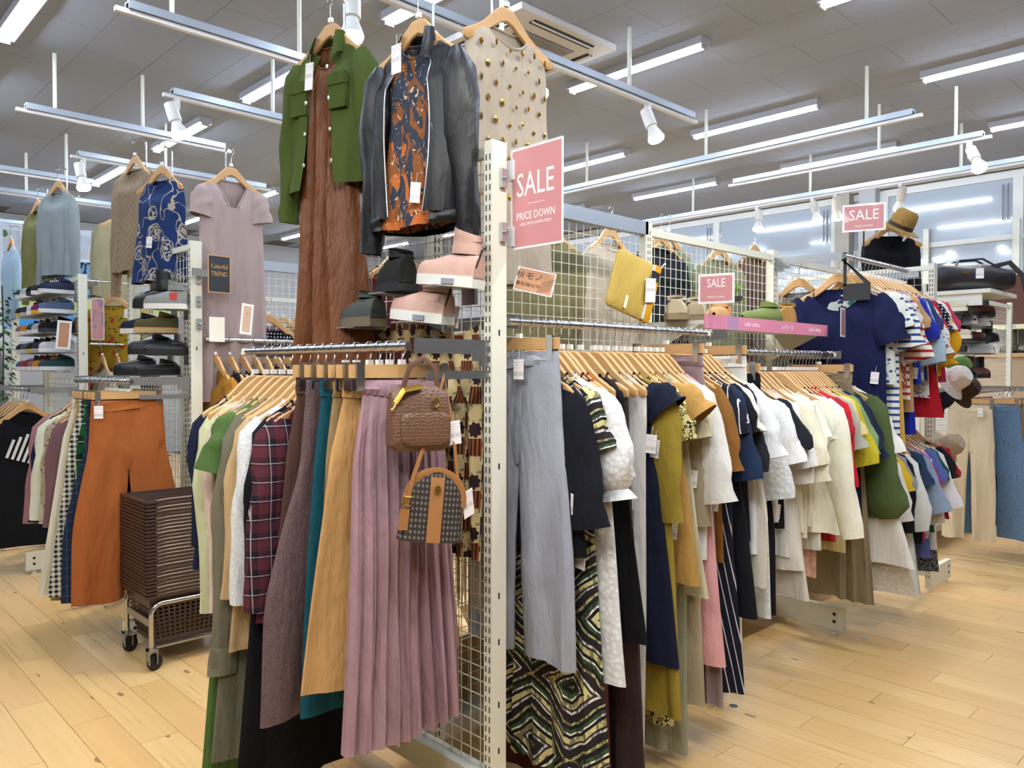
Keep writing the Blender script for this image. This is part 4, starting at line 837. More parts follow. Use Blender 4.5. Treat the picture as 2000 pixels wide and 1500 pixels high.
shoe('black canvas slip-on shoe on the left front mesh shelf', 'shoe', (-.1, .573, 1.564), 1.55, ol, gum, st=.032, L=.22, h=.075, w=.043, name='slip_on_shoe')
shoe('bulky black padded sneaker above the canvas slip-on', 'shoe', (-.1, .377, 1.667), 1.35, F('#20231f'), rub, st=.028, L=.22, h=.09, toe=.07, shaft=.01, w=.045, name='sneaker', laces=plain('#3c3f3a', .7))
for lab, x, y, z, tg in (('lower pale pink ankle boot with white sole on the mesh', -.1, .245, 1.57, True), ('upper pale pink ankle boot with white sole on the mesh', -.1, .105, 1.67, False)):
    t = shoe(lab, 'boot', (x, y, z), pi/2+.2, pk, wt, L=.235, h=.075, toe=.05, shaft=.05, st=.032, w=.04, tagged=tg, tilt=-.12); ob('pull_cord', MB().tube([(-.11, -.025, .12), (-.118, 0, .11), (-.117, .02, .06), (-.1, .03, .03)], .003, 5), rub, t); ob('sole_patch', MB().bx(-.06, -.015, -.05, .05, .006, .022), plain('#8f939c', .4), t)
# second panel shoes
shl = [('grey high-top sneaker with a red cross mark', -.05, 2.5, 1.735, pi*.8, F('#8e918c'), wt, dict(h=.08, shaft=.03, patch=plain('#c43c34', .6), tagged=True)), ('black lace-up boot with a high shaft left of the grey high-top', -.05, 2.68, 1.75, 2.4, plain('#1d1f21', .4), rub, dict(shaft=.09, h=.08, laces=rub)),
       ('brown and green moccasin with a cream toe', -.05, 2.64, 1.615, pi*.9, F('#6a4a2c', 'hs', '#3e5a3a', sc=1.6), plain('#c0a070', .6), dict(h=.07, name='moccasin')), ('navy and green slip-on shoe with a paper tag', -.05, 2.9, 1.62, 2.3, F('#20263a'), wt, dict(tagged=True, name='slip_on_shoe')),
       ('black low shoe with white strap on the black shelf', -.05, 2.74, 1.5, pi*.9, plain('#202329', .5), rub, dict(name='loafer')), ('flat black sandal on the black shelf beside the post', -.05, 2.5, 1.495, pi, plain('#141416', .5), rub, dict(h=.03, toe=.03, name='sandal')),
       ('black pump shoe on the lowest shelf of the second panel', -.06, 2.95, 1.385, pi*.85, plain('#191a1e', .4), rub, dict(name='pump_shoe')), ('flat black ballerina shoe beside the pump', -.06, 2.6, 1.39, pi, plain('#1a1a1c', .5), rub, dict(h=.035, toe=.03, name='ballerina_shoe'))]
for lab, x, y, z, rz, u, s_, kw in shl: peg('narrow shelf carrying the '+lab, .06, y, z-.001, .16); kw.setdefault('L', .22); kw.setdefault('w', .04); kw.setdefault('h', .07); shoe(lab, 'boot' if kw.get('shaft', 0) > .1 else 'shoe', (x, y, z), rz, u, s_, **kw)
# third panel: many sneakers
cols = [('#2a2f45', '#d0d0cc', 'navy'), ('#b0b2b4', '#dcdcd8', 'pale grey'), ('#8c6a70', '#e4e0dc', 'dusty rose'), ('#8d2a6e', '#e8b428', 'magenta and yellow'), ('#23252b', '#c8b04a', 'black and gold'), ('#3a2a30', '#e6e2e0', 'dark wine'), ('#2e4a50', '#d8d8d6', 'dark teal'), ('#9c2f38', '#f0e6e4', 'red and white'), ('#d8dade', '#e8e8e8', 'white'), ('#4c6058', '#c8c8b8', 'moss green'), ('#17181c', '#30343a', 'all black'), ('#c8823c', '#e8e0d0', 'orange tan'), ('#5a6a8c', '#e0e0e0', 'denim blue'), ('#3c3440', '#b8b0b0', 'aubergine')]
k = 0
for r_, z in enumerate((1.96, 1.82, 1.68, 1.54, 1.41)):
    peg_ = thing('shoe_shelf', 'wire shoe shelf %s from the top on the third panel' % ordn[r_], 'shelf', (.06, 4.92, z-.003), 0, 'shoe shelves on the third panel'); ob('plate', MB().bx(-.2, 0, -.44, .44, -.003, 0), plain('#8e9192', .4), peg_)
    for c_ in range(5):
        u, s_, nm = cols[(k*5+r_) % len(cols)]; k += 1
        shoe('%s sneaker, %s from the post in the %s shelf row' % (nm, ordn[c_], ordn[r_]), 'shoe', (-.06, 4.58+c_*.17, z), pi*(.9 if c_ % 2 else 1.05), F(u), plain(s_, .5), laces=plain('#d8d8d4', .7) if c_ % 2 == 0 else None, tagged=(k % 3 == 0), group='sneakers on the third panel', h=.07, L=.23, w=.04)
# ---------------------------------------------------------------- signs
red = plain('#c24a4e', .45, 0, .5); wp = plain('#efeeee', .4); clearm = None
def acrylic():
    if 'acr' not in _mc:
        t = NT('clear_sleeve'); t.base((1, 1, 1, 1)); t.set(rough=.05, alpha=.12, spec=.6); _mc['acr'] = t.m
    return _mc['acr']
def sign(label, loc, rz, w, h, face, lines, border=.008, tilt=0, roll=0, cover=True, edge=None, name='sale_sign'):
    t = thing(name, label, 'sign', loc, 0, None, (tilt, roll, rz))
    ob('card', MB().bx(-w/2, w/2, -.001, .001, -h/2, h/2), edge or wp, t); ob('print', MB().bx(-w/2+border, w/2-border, -.0016, -.001, -h/2+border, h/2-border), face, t)
    for (b, s, x, z, m, sx) in lines: text('lettering', b, s, m, t, (x, -.0018, z), sx=sx)
    if cover: ob('clear_cover', MB().bx(-w/2-.002, w/2+.002, -.004, -.0032, -h/2-.002, h/2+.002), acrylic(), t)
    return t
s1 = sign('large red SALE PRICE DOWN sign clipped to the front post', (.055, -.118, 1.932), Q, .212, .3, red, [('SALE', .1, -.005, .035, wp, .74), ('PRICE DOWN', .032, -.003, -.055, wp, .8), ('USED PRICE DOWN ITEMS', .012, -.003, -.079, wp, .9)], .006)
ob('rule_line', MB().bx(-.035, .035, -.0022, -.0016, -.021, -.0195), wp, s1)
for z in (.09, -.11): ob('clip', MB().bx(-.13, -.09, -.008, .006, z-.03, z+.03), plain('#d8dce0', .2), s1)
s2 = sign('small red SALE card above the beige shoes', (1.33, .06, 1.765), Q+.25, .155, .125, red, [('SALE', .052, 0, .022, wp, .72), ('PRICE DOWN', .012, 0, -.036, wp, 1)], .009)
s3 = sign('red SALE card over the high rail beside the hat', (2.66, -.02, 2.235), Q+.35, .21, .145, plain('#b8404e', .45), [('SALE', .078, 0, .012, wp, .9), ('PRICE DOWN', .014, 0, -.045, wp, 1)], .009)
ob('stem', MB().tube([(0, 0, -.07), (0, .03, -.2)], .004, 6), rub, s3)
sign('thin red card on a white arm before the navy T-shirt', (2.5, .02, 1.67), .2, .1, .15, plain('#8c3a40', .5), [], .008)
sb = plain('#c08a62', .6)
t = sign('tan autumn poster card tilted beside the front post', (.19, .02, 1.70), Q+.75, .125, .088, sb, [('秋モノ', .03, -.02, .014, plain('#4a3022', .6), 1), ('買取強化中', .016, -.02, -.018, plain('#4a3022', .6), 1)], .004, -.45, .22, name='poster_card', cover=False)
for k in range(7): ob('leaf_line', MB().bx(.022+k*.005, .0235+k*.005, -.0022, -.0016, -.035+k*.003, .01+k*.0045), plain('#4a3022', .6), t, rot=(0, .25, 0))
t = sign('dark chalk style notice with gold lettering on the second post', (.19, 2.39, 1.93), .1, .13, .2, plain('#30343c', .35), [('Colorful', .034, 0, .04, plain('#c89a50', .5), .85), ('TREND', .034, .0, 0, plain('#c89a50', .5), .85)], .005, edge=plain('#c9a06a', .5), name='notice_board', cover=False); ob('clip', MB().bx(-.15, -.06, .001, .006, -.02, .02), chrome(), t)
t = sign('narrow tan price card in a white frame before the pink dress', (.3, 2.3, 1.69), .1, .07, .165, plain('#c79a74', .6), [('A', .02, 0, .03, plain('#6c4a34', .6), .6)], .012, roll=.1, name='price_card')
sign('plain cream notice card beside the second post', (.15, 2.33, 1.63), -.1, .08, .13, plain('#e9e6da', .5), [], .004, cover=False, name='notice_card')
sign('small tan card in a white frame on the third post', (-.05, 4.42, 1.66), -.3, .09, .2, plain('#b88a70', .6), [], .014, roll=.08, cover=False, name='price_card')
sign('pink patterned cloth poster hanging by the third post', (.17, 4.42, 1.78), -.2, .085, .3, F('#c99a9c', 'blot', '#b46a6c', '#a48aa0'), [], .004, cover=False, name='poster_card')
def clamp(label, loc):
    t = thing('sign_clamp', label, 'clamp', loc, 0, 'metal clamps on posts'); ob('plate', MB().bx(-.012, .012, -.012, 0, -.028, .028), plain('#c4c8cc', .25, .8), t); ob('knob', MB().lathe([(0, .012), (.006, .01), (.006, 0)], 8), chrome(), t, rot=(pi/2, 0, 0), loc=(0, -.012, 0))
for n, z in (('upper', 1.99), ('lower', 1.83)): clamp(n+' metal clamp on the front post beside the red sign', (.012, -.017, z))
for n, z in (('top', 1.9), ('middle', 1.78), ('bottom', 1.66)): clamp(n+' metal clamp on the second post', (.09, 2.423, z))

# ---------------------------------------------------------------- pink shelf above the second bay rail
sh = thing('display_shelf', 'shoe shelf with a pink ladies lettered front strip', 'shelf', (1.93, .12, 1.635))
ob('board', MB().bx(-.6, .6, .0, .3, -.018, 0), white(), sh); ob('bracket', MB().prism([(.3, -.02), (.3, -.2), (.27, -.2), (.03, -.02)], .58, .59), white(), sh, rot=(0, 0, pi/2), loc=(.585+.0, -.55+.25, 0)) if False else None
for s in (-.595, .595): ob('bracket', MB().add([(s-.003, .02, -.018), (s-.003, .31, -.018), (s-.003, .31, -.16), (s+.003, .02, -.018), (s+.003, .31, -.018), (s+.003, .31, -.16)], [(0, 1, 2), (5, 4, 3), (0, 3, 4, 1), (1, 4, 5, 2), (2, 5, 3, 0)]), white(), sh)
st_ = ob('front_strip', MB().bx(-.6, .6, -.006, 0, -.035, .025), plain('#d98aa6', .35), sh); pkt = plain('#f6e4ea', .5)
for b, x in (("Ladies' clothes", -.2), ('レディース', .15), ("Ladies' clothes", .45)): text('lettering', b, .03, pkt, sh, (x, -.0065, -.005), sx=.8)
ob('colour_patch', MB().bx(-.42, -.32, -.0066, -.006, -.035, .025), plain('#b48ab0', .4), sh)
bei, gcl, mst = plain('#b9ab8d', .7), plain('#6c7a3c', .6), plain('#a07838', .6)
shoe('beige flat sandal facing front, left of the small sale card', 'shoe', (1.33, .26, 1.637), .6, bei, plain('#8c7a5c', .6), h=.065, L=.22, name='sandal'); shoe('beige flat sandal facing front, under the small sale card', 'shoe', (1.47, .25, 1.637), .6, bei, plain('#8c7a5c', .6), h=.065, L=.22, name='sandal')
shoe('tan wedge sandal with orange and yellow straps', 'sandal', (1.66, .25, 1.637), pi+.4, plain('#b9905c', .6), plain('#8e6a3e', .6), h=.06, toe=.05, st=.03, name='wedge_sandal', patch=plain('#d98a5c', .6)); shoe('tan wedge sandal with yellow straps behind the orange one', 'sandal', (1.78, .33, 1.637), pi+.3, plain('#c4a060', .6), plain('#8e6a3e', .6), h=.07, toe=.05, name='wedge_sandal', patch=plain('#d8cc60', .6))
shoe('olive green platform sandal on the pink fronted shelf', 'sandal', (2.0, .22, 1.637), pi*.9, gcl, plain('#5c6a34', .6), h=.06, st=.045, toe=.04, L=.23, name='platform_sandal'); shoe('mustard heeled sandal at the right end of the pink fronted shelf', 'sandal', (2.28, .22, 1.637), .5, mst, plain('#8a6a3a', .6), h=.09, toe=.03, name='heeled_sandal')
# small potted succulent hooked on the mesh
pt = thing('hanging_plant', 'small green succulent in a dark dish hooked on the mesh', 'plant', (2.05, .41, 1.80)); ob('dish', MB().lathe([(0, -.03), (.05, -.025), (.06, 0), (.055, 0), (.0, -.01)], 14), plain('#3a3c3c', .5), pt)
lv = MB()
for i in range(34):
    a = i*2.4; r_ = .01+.04*((i*7) % 10)/10; lv.tube([(r_*.3*cos(a), r_*.3*sin(a), 0), (r_*cos(a), r_*sin(a), .05), (r_*1.5*cos(a), r_*1.5*sin(a), .06)], [(.006, .006), (.006, .006), (.001, .001)], 5)
ob('foliage', lv, plain('#6f9a2c', .6), pt, kind='stuff')

# ---------------------------------------------------------------- bags
def slab(w, h, d, rt_=.03, n=32, k=2.6, zc=0, ex=.45):   # soft rounded box, front -y
    R = []
    for j in range(13):
        f = -1+2*j/12; s = (1-abs(f)**4)**.25 if abs(f) < 1 else .02; y = d/2*f
        q = .88+.12*(1-f*f)
        R.append([(w/2*q*max(s, .86 if abs(f) < .99 else .8)*sp(cos(2*pi*i/n), ex), y, zc+h/2*q*max(s, .86 if abs(f) < .99 else .8)*sp(sin(2*pi*i/n), ex)) for i in range(n)])
    return MB().loft(R, True, True, True)
yp = thing('pouch', 'yellow textured zip pouch hung askew on the front mesh', 'pouch', (1.17, .38, 1.79), 0, None, (0, .3, -.2)); yp.scale = (1.0, 1, 1.15)
ob('pouch_body', slab(.25, .23, .03, ex=.18), F('#d2b45c', 'win', '#c8a850', sc=4, rough=.6), yp); ob('zip', MB().bx(.078, .09, -.0175, -.012, -.11, .11), plain('#d8d8d2', .5), yp); ob('zip_tape', MB().bx(.09, .127, -.0165, .01, -.114, .114), plain('#d89a14', .6), yp); ob('zip_pull', MB().bx(.075, .12, -.024, -.016, .05, .085), rub, yp); ob('logo_patch', MB().bx(-.035, -.02, -.0185, -.016, -.1, -.05), plain('#ece4c8', .6), yp); price_tag(yp, .07, -.028, .05, -.3, 1.5)
ob('strap', MB().tube([(.13, 0, .11), (.17, .02, .15), (.2, .05, .16)], .003, 5), wt, yp)
cr = thing('handbag', 'brown crocodile textured handbag hanging on the front rail', 'handbag', (-.33, -.055, 1.29), -.35); cr.scale = (.72, .8, .85); crm = F('#6a4a36', 'croc', '#76543e', rough=.4, spec=.5)
def bagbody(w0, w1, h, d):
    R = []
    for j in range(11):
        f = j/10; z = -h/2+h*f; e = .8 if f in (0, 1) else 1; w = (w0+(w1-w0)*f)*(.97+.05*sin(pi*f)); dd = d*(1-.45*f**2)*e
        if f > .85: w *= 1-.12*((f-.85)/.15)**2
        R.append([(w/2*e*sp(cos(2*pi*i/32), .5), dd/2*sp(sin(2*pi*i/32), .5), z) for i in range(32)])
    return MB().loft(R, True, True, True)
ob('bag_body', bagbody(.24, .22, .2, .11), crm, cr); ob('front_pocket', bagbody(.18, .19, .1, .03).bx(0, .001, 0, .001, 0, .001), crm, cr, (0.01, -.052, -.03)); ob('zip', MB().tube([(-.1, -.045, .05), (-.07, -.05, .09), (0, -.035, .1)], (.004, .012), 6), gold, cr); ob('zip_pull', MB().tube([(-.1, -.05, .05), (-.11, -.055, .035), (-.12, -.055, .03)], .004, 6), gold, cr)
ob('strap', MB().tube([(-.07, -.03, .09), (-.04, -.02, .16), (.02, 0, .19), (.06, -.01, .16), (.07, -.02, .08)], (.003, .011), 6, True, (0, 1, 0)), plain('#5c3f30', .4), cr); ob('buckle', MB().tube([(.05+.014*cos(a), -.05, .05+.014*sin(a)) for a in [2*pi*i/12 for i in range(13)]], .003, 6), gold, cr); price_tag(cr, .13, -.02, -.01, -.1, 1.2)
mo = thing('shoulder_bag', 'small brown check shoulder bag with tan straps below the crocodile bag', 'shoulder bag', (-.31, -.091, 1.06), -.4, None, (0, .12, -.4)); mo.scale = (.68, .85, .92); tanl = plain('#9a6a3c', .5)
R = []
for j in range(11):
    f = j/10; z = -.1+.2*f; w = .25*(1-.1*f)*(1 if f < .55 else sqrt(max(.06, 1-((f-.55)/.47)**2))); d = .09*(1-.5*f)
    R.append([(w/2*sp(cos(2*pi*i/32), .6), d/2*sp(sin(2*pi*i/32), .6), z) for i in range(32)])
ob('bag_body', MB().loft(R, True, True, True), F('#3c342f', 'check', '#74706c', rough=.5), mo); ob('centre_band', MB().add([(.0+s*.028, -.046*(1-.5*f)-.003 if f < .98 else -.02, -.1+.195*f) for f in [i/8 for i in range(9)] for s in (-1, 1)], [(2*i, 2*i+1, 2*i+3, 2*i+2) for i in range(8)]), tanl, mo)
arc = [(-.118*cos(pi*i/16) if True else 0, 0, .0+.1*sin(pi*i/16)**.8) for i in range(17)]
ob('top_trim', MB().tube([(x*1.0, -.018, z) for x, _, z in arc], (.005, .013), 6, True, (0, 1, 0)), tanl, mo); ob('clasp', MB().lathe([(0, .006), (.011, .005), (.012, 0)], 16), gold, mo, (0, -.036, .05), (pi/2, 0, 0)); ob('strap', MB().tube([(-.115, -.03, -.02), (-.1, -.03, .08), (-.05, -.01, .22), (.0, .04, .375), (.05, .03, .25), (.09, .0, .08), (.1, 0, .02)], (.0025, .009), 6, True, (0, 1, 0)), tanl, mo); ob('strap_tab', MB().bx(-.135, -.1, -.036, -.028, -.07, -.01), tanl, mo); ob('buckle', MB().tube([(-.13, -.04, .0), (-.1, -.04, .0), (-.1, -.04, .025), (-.13, -.04, .025), (-.13, -.04, .0)], .0028, 6), gold, mo); price_tag(mo, .13, -.01, .05, -.35, 1.3)

# ---------------------------------------------------------------- basket cart with nested shopping baskets
ct = thing('basket_cart', 'chrome wheeled cart carrying brown shopping baskets', 'cart', (-.28, 2.08, 0))
for y in (.0, .34):
    P = [(0, y, .1), (0, y, .26)]+[(.05-.05*cos(a), y, .26+.05*sin(a)) for a in [pi/2*i/5 for i in range(1, 6)]]+[(.4, y, .31)]+[(.4+.05*sin(a), y, .26+.05*cos(a)) for a in [pi/2*i/5 for i in range(1, 6)]]+[(.45, y, .1)]
    ob('side_frame', MB().tube(P, .0115, 10), chrome(), ct)
for x in (0, .45):
    ob('cross_plate', MB().bx(x-.004, x+.004, .0, .34, .2, .235), steel(), ct)
    for y in (0, .34):
        w = ob('caster', MB().lathe([(.0, -.012), (.036, -.012), (.038, -.008), (.038, .008), (.036, .012), (0, .012)], 18), rub, ct, (x+.015, y, .038), (pi/2, 0, .4)); ob('fork', MB().bx(-.02, -.016, -.03, .02, .0, .07).bx(.016, .02, -.03, .02, 0, .07).bx(-.02, .02, -.02, .02, .06, .07), steel(), ct, (x, y, .035)); 
for y in (.03, .31): ob('support_bar', MB().bx(0, .45, y-.008, y+.008, .09, .1), steel(), ct)
bm = plain('#41302a', .4, 0, .5)
def basket_mesh(full=True):
    m = MB(); a0, b0, a1, b1, h = .19, .125, .235, .165, .25
    def at_(u, z): f = z/h; a = a0+(a1-a0)*f; b = b0+(b1-b0)*f; return [(-a, -b), (a, -b), (a, b), (-a, b)]
    m.bx(-a0, a0, -b0, b0, 0, .006)
    for s in range(4):
        n = 17 if s % 2 == 0 else 11
        for z0, z1 in ([(0, .03)]+[(.03+i*.02+.012, .05+i*.02) for i in range(8)] if full else [])+[(.19, .25)]:
            p, q = at_(0, z0), at_(0, z1); A, B, C_, D = p[s], p[(s+1) % 4], q[(s+1) % 4], q[s]; m.add([(A[0], A[1], z0), (B[0], B[1], z0), (C_[0], C_[1], z1), (D[0], D[1], z1)], [(0, 1, 2, 3)])
        for i in range(n if full else 0):
            f0, f1 = i/n, (i+.4)/n; p, q = at_(0, .03), at_(0, .19); L_ = lambda r_, f: (r_[s][0]+(r_[(s+1) % 4][0]-r_[s][0])*f, r_[s][1]+(r_[(s+1) % 4][1]-r_[s][1])*f)
            m.add([(*L_(p, f0), .03), (*L_(p, f1), .03), (*L_(q, f1), .19), (*L_(q, f0), .19)], [(0, 1, 2, 3)])
    m.add([], []); return m
bk0 = thing('shopping_basket', 'brown plastic shopping basket, bottom one of the nested stack', 'basket', (-.055, 2.25, .102), 0, 'nested brown shopping baskets')
ob('perforated_wall', basket_mesh(), bm, bk0, ang=20); rm = MB()
R = [(-.242, -.172), (.242, -.172), (.242, .172), (-.242, .172)]
for (a, b), (c, d) in zip(R, R[1:]+R[:1]): rm.bx(min(a, c)-.008, max(a, c)+.008, min(b, d)-.008, max(b, d)+.008, .238, .25)
ob('rim', rm, bm, bk0); ob('handle', MB().tube([(-.2, -.176, .25), (-.15, -.178, .254), (.15, -.178, .254), (.2, -.176, .25)], .005, 6), plain('#54423a', .35), bk0)
bup = basket_mesh(False).mesh('basket_upper', bm, 20)
for i in range(1, 27):
    o = copytree(bk0); pw_ = [c for c in o.children if c.name.startswith('perforated_wall')][0]; pw_.data = bup; pw_.name = 'upper_wall'; o.location = (-.055+RND.uniform(-.002, .002), 2.25+RND.uniform(-.002, .002), .102+i*.0172); o['label'] = 'brown plastic shopping basket nested in the tall stack on the cart' if i < 26 else 'topmost brown shopping basket of the nested stack, open rim showing'

# ---------------------------------------------------------------- straw hat, black vest, floral scarf, duffel bag
ht = thing('straw_hat', 'tan straw fedora with a dark band on top of the black vest', 'hat', (3.84, .22, 2.36), 0, None, (.5, -.25, .3)); straw = F('#a98648', 'tweed', '#95753c', sc=.5)
ob('brim', MB().lathe([(.085, 0), (.12, -.006), (.15, -.012), (.152, -.008), (.12, 0), (.085, .006)], 28, sy=.9), straw, ht); ob('crown', MB().lathe([(.092, 0), (.09, .06), (.08, .105), (.06, .122), (.03, .112), (0, .108)], 28, sy=.88), straw, ht); ob('hat_band', MB().lathe([(.094, .004), (.0935, .03)], 28, sy=.88), plain('#3a2c22', .7), ht); price_tag(ht, .12, -.06, .02, .1, 1.6)
garment('tank', (3.97, .32, 2.5), -.75, 'black knit vest hung below the straw hat', 'vest', F('#15161d'), L=.62, sw=.2, vneck=True, nf=.1, d=.05)
garment('blouse', (4.4, .5, 2.25), -.7, 'yellow floral blouse behind the black vest', 'blouse', F('#a8922c', 'flo', '#5c8a9c', '#b05a3c'), L=.6, low=True)
dk = plain('#211d20', .38, 0, .5)
wall_sh = thing('wall_shelf', 'white shelf holding the black duffel bag', 'shelf', (5.1, -.02, 2.03)); ob('board', MB().bx(-.12, .6, .0, .46, -.03, 0), wt, wall_sh); ob('bracket', MB().bx(-.1, -.09, .06, .46, -.12, -.03), wt, wall_sh)
df = thing('duffel_bag', 'black leather duffel bag lying on the white shelf', 'bag', (5.2, .17, 2.033), -.85); df.scale = (1.15, 1, 1.05); R = []
for j in range(15):
    f = -1+2*j/14; s = max(.82, (1-abs(f)**14)**.5); R.append([(.25*f, .1*s*sp(cos(2*pi*i/24), .7), .095+(.095 if sin(2*pi*i/24) < 0 else .1*(1-.15*f+.08*sin(6*f)))*s*sp(sin(2*pi*i/24), .7)) for i in range(24)])
ob('bag_body', MB().loft(R, True, True, True), dk, df)
for y in (-.05, .05): ob('handle', MB().tube([(-.15, y-.03, .16), (-.1, y, .225), (.05, y, .235), (.14, y-.02, .17)], .008, 8), dk, df)
ob('shoulder_strap', MB().tube([(.13, -.05, .18), (.2, -.1, .2), (.27, -.13, .1), (.29, -.14, -.02)], (.004, .02), 6, True, (0, 1, 0)), dk, df); ob('name_plate', MB().bx(-.1, -.06, -.106, -.098, .12, .135), gold, df); price_tag(df, .01, -.105, .16, 0, 1.2)
# white sun hat, green hat and brown bucket hat below the T-shirt rail end
for lab, c, x, y, z, rr_ in (('white cotton sun hat hanging at the end panel beside the low rail', '#dcd6d0', 3.9, -.1, 1.36, .85), ('green cap above the brown hat at the end panel', '#5a7a3c', 3.98, -.08, 1.43, .7), ('dark brown bucket hat at the end panel', '#3c2c22', 3.98, -.13, 1.29, .75), ('beige sun hat hanging in front of the cream trousers', '#b0a088', 3.88, -.07, .93, .8), ('navy cap at the top of the blue strap on the end panel', '#1a2030', 3.86, -.02, 1.21, .6)):
    h_ = thing('sun_hat', lab, 'hat', (x, y, z), 0, None, (1.0, .5, -.5)); m_ = F(c); ob('brim', MB().lathe([(.09*rr_, 0), (.15*rr_, -.03), (.152*rr_, -.028), (.09*rr_, .004)], 24), m_, h_); ob('crown', MB().lathe([(.092*rr_, 0), (.085*rr_, .06), (.06*rr_, .095), (0, .1)], 24), m_, h_)
# right shoe display
rs = [('beige and white sandal', '#c4b79c', '#e4e0d0'), ('black ankle boot', '#1c1d20', '#26262a'), ('brown leather boot', '#6a3c30', '#2a2220'), ('black zip boot', '#1a1a1d', '#222'), ('black lace shoe', '#1e1f22', '#2a2a2a'), ('grey sneaker', '#8c8a88', '#d8d8d4'), ('white sneaker', '#d0d0d0', '#e4e4e2'), ('olive boot', '#4c4a34', '#2a2820')]; k = 0
for r_, (z, n) in enumerate(((1.87, 4), (1.78, 4), (1.66, 4), (1.56, 4), (1.36, 4))):
    sl_ = thing('shoe_shelf', 'wire shoe shelf %s from the top at the right shoe display' % ordn[r_], 'shelf', (5.45, .43, z-.003), 0, 'shoe shelves at the right display'); ob('plate', MB().bx(-.5, .65, -.22, 0, -.003, 0), plain('#8c8f93', .4), sl_)
    for c_ in range(n):
        nm, u, s_ = rs[k % len(rs)]; k += 1; bo = 'boot' in nm
        if len(s_) < 7: s_ = '#222222'
        shoe('%s, %s from the right in the %s row of the right display' % (nm, ordn[n-1-c_], ordn[r_]), 'shoe', (5.02+c_*.3, .22+.03*(k % 3), z), -pi*(.62 if k % 2 else .8), plain(u, .5), plain(s_, .5), shaft=.06 if bo else 0, L=.25, w=.045, h=.07, tagged=(k % 2 == 0), laces=plain('#c8c8c4', .7) if 'sneaker' in nm else None, group='shoes at the right display')
# wall shelving at the far right
for y in (.62, 1.55): ob('wall_upright', MB().bx(8.4, 8.44, y-.03, y+.03, .0, 3.1), white(), bpy.data.objects['wall_right'])
b = thing('wall_shelf', 'white wall shelf with yellow and blue edge strip at right', 'shelf', (8.22, .3, 1.9)); ob('board', MB().bx(-.2, .2, -1.2, .58, -.03, 0), wt, b); ob('edge_strip', MB().bx(-.21, -.2, -1.2, .58, -.04, .01), plain('#dcd8a8', .5), b)
for i in range(5): ob('strip_print', MB().bx(-.212, -.21, -.9+i*.28, -.8+i*.28, -.03, .0), plain('#d8b83c' if i % 2 else '#9ab0d0', .5), b)
b = thing('cork_board', 'brown cork board leaning on the wall shelf with a white sheet', 'notice board', (8.35, -.1, 2.2)); ob('board', MB().bx(-.02, .02, -1.0, .98, -.27, .27), plain('#5c3c30', .9), b); ob('paper_sheet', MB().bx(-.024, -.02, -.6, .55, -.2, .22), plain('#dcdccc', .7), b)
b = thing('cabinet', 'light wood display cabinet at the right edge behind the jeans', 'cabinet', (8.1, .2, 0)); wd_ = wood('light_oak', '#b08a5c', '#c09a6a'); ob('carcass', MB().bx(-.3, .3, -1.2, .72, 0, 1.56), plain('#a38e74', .6), b); ob('top_edge', MB().bx(-.32, .32, -1.22, .74, 1.56, 1.6), wd_, b)
for y in (-.6, .7): ob('door_frame', MB().bx(-.32, -.3, y-.04, y+.04, .05, 1.56), wd_, b)
for i in range(5): shoe('dark boot standing on the cabinet top, %s from the left' % ordn[i], 'boot', (8.05, .6-i*.17, 1.602), pi*.9, plain(('#6a6450', '#8c8468', '#1b1b1d', '#232124', '#2c2420')[i], .6), rub, shaft=.16, group='boots on the cabinet')

# ---------------------------------------------------------------- far left wall: packs, posters, plants
for i, (x, y, z, lab, c) in enumerate(((-.75, 9.0, 2.7, 'black backpack high on the far left wall', '#16171b'), (-.8, 9.0, 2.2, 'black printed backpack in the middle of the far left wall', '#1c1d22'), (-.55, 8.2, 1.9, 'black rucksack with yellow zip low at far left', '#17181b'), (-.45, 9.0, 2.95, 'small dark bag near the left track', '#1d1e24'))):
    t = thing('backpack', lab, 'backpack', (x, y, z), -.6); R = []
    for j in range(11):
        f = j/10; w = .2*(1 if f < .6 else sqrt(max(.1, 1-((f-.6)/.42)**2))); R.append([(w*sp(cos(2*pi*i_/24), .6), .1*sp(sin(2*pi*i_/24), .6)*(1-.3*f), -.28+.56*f) for i_ in range(24)])
    ob('pack_body', MB().loft(R, True, True, True), F(c), t); ob('front_pocket', slab(.28, .2, .06), F(c), t, (0, -.11, -.12)); ob('handle', MB().tube([(-.04, 0, .27), (-.02, 0, .33), (.02, 0, .33), (.04, 0, .27)], .008, 6), F(c), t)
    ob('zip', MB().tube([(-.13, -.12, .0), (-.08, -.12, .1), (.08, -.12, .1), (.13, -.12, 0)], .006, 5), plain('#b89a3c' if i == 2 else '#50525a', .5), t); ob('label_patch', MB().bx(-.05, .05, -.115, -.1, .06, .12), plain('#d8d8d8', .6), t)
pw = thing('partition', 'pale partition wall behind the backpacks at far left', 'partition', (-1.6, 9.55, 0), -.2); ob('panel', MB().bx(-1.5, 1.6, 0, .08, 0, 3.1), wm, pw)
ws = thing('wall_shelf', 'cream shelf with white box below the backpacks at far left', 'shelf', (-.45, 7.8, 1.95)); ob('board', MB().bx(-.5, .5, -.15, .2, -.03, 0), plain('#e4e2cc', .5), ws)
bx_ = thing('paper_box', 'white box on the cream shelf at far left', 'box', (-.3, 7.75, 1.953)); ob('box_body', MB().bx(-.18, .18, -.12, .12, 0, .16), plain('#e8e6e2', .6), bx_); ob('lid', MB().bx(-.185, .185, -.125, .125, .13, .165), plain('#f0efec', .6), bx_)
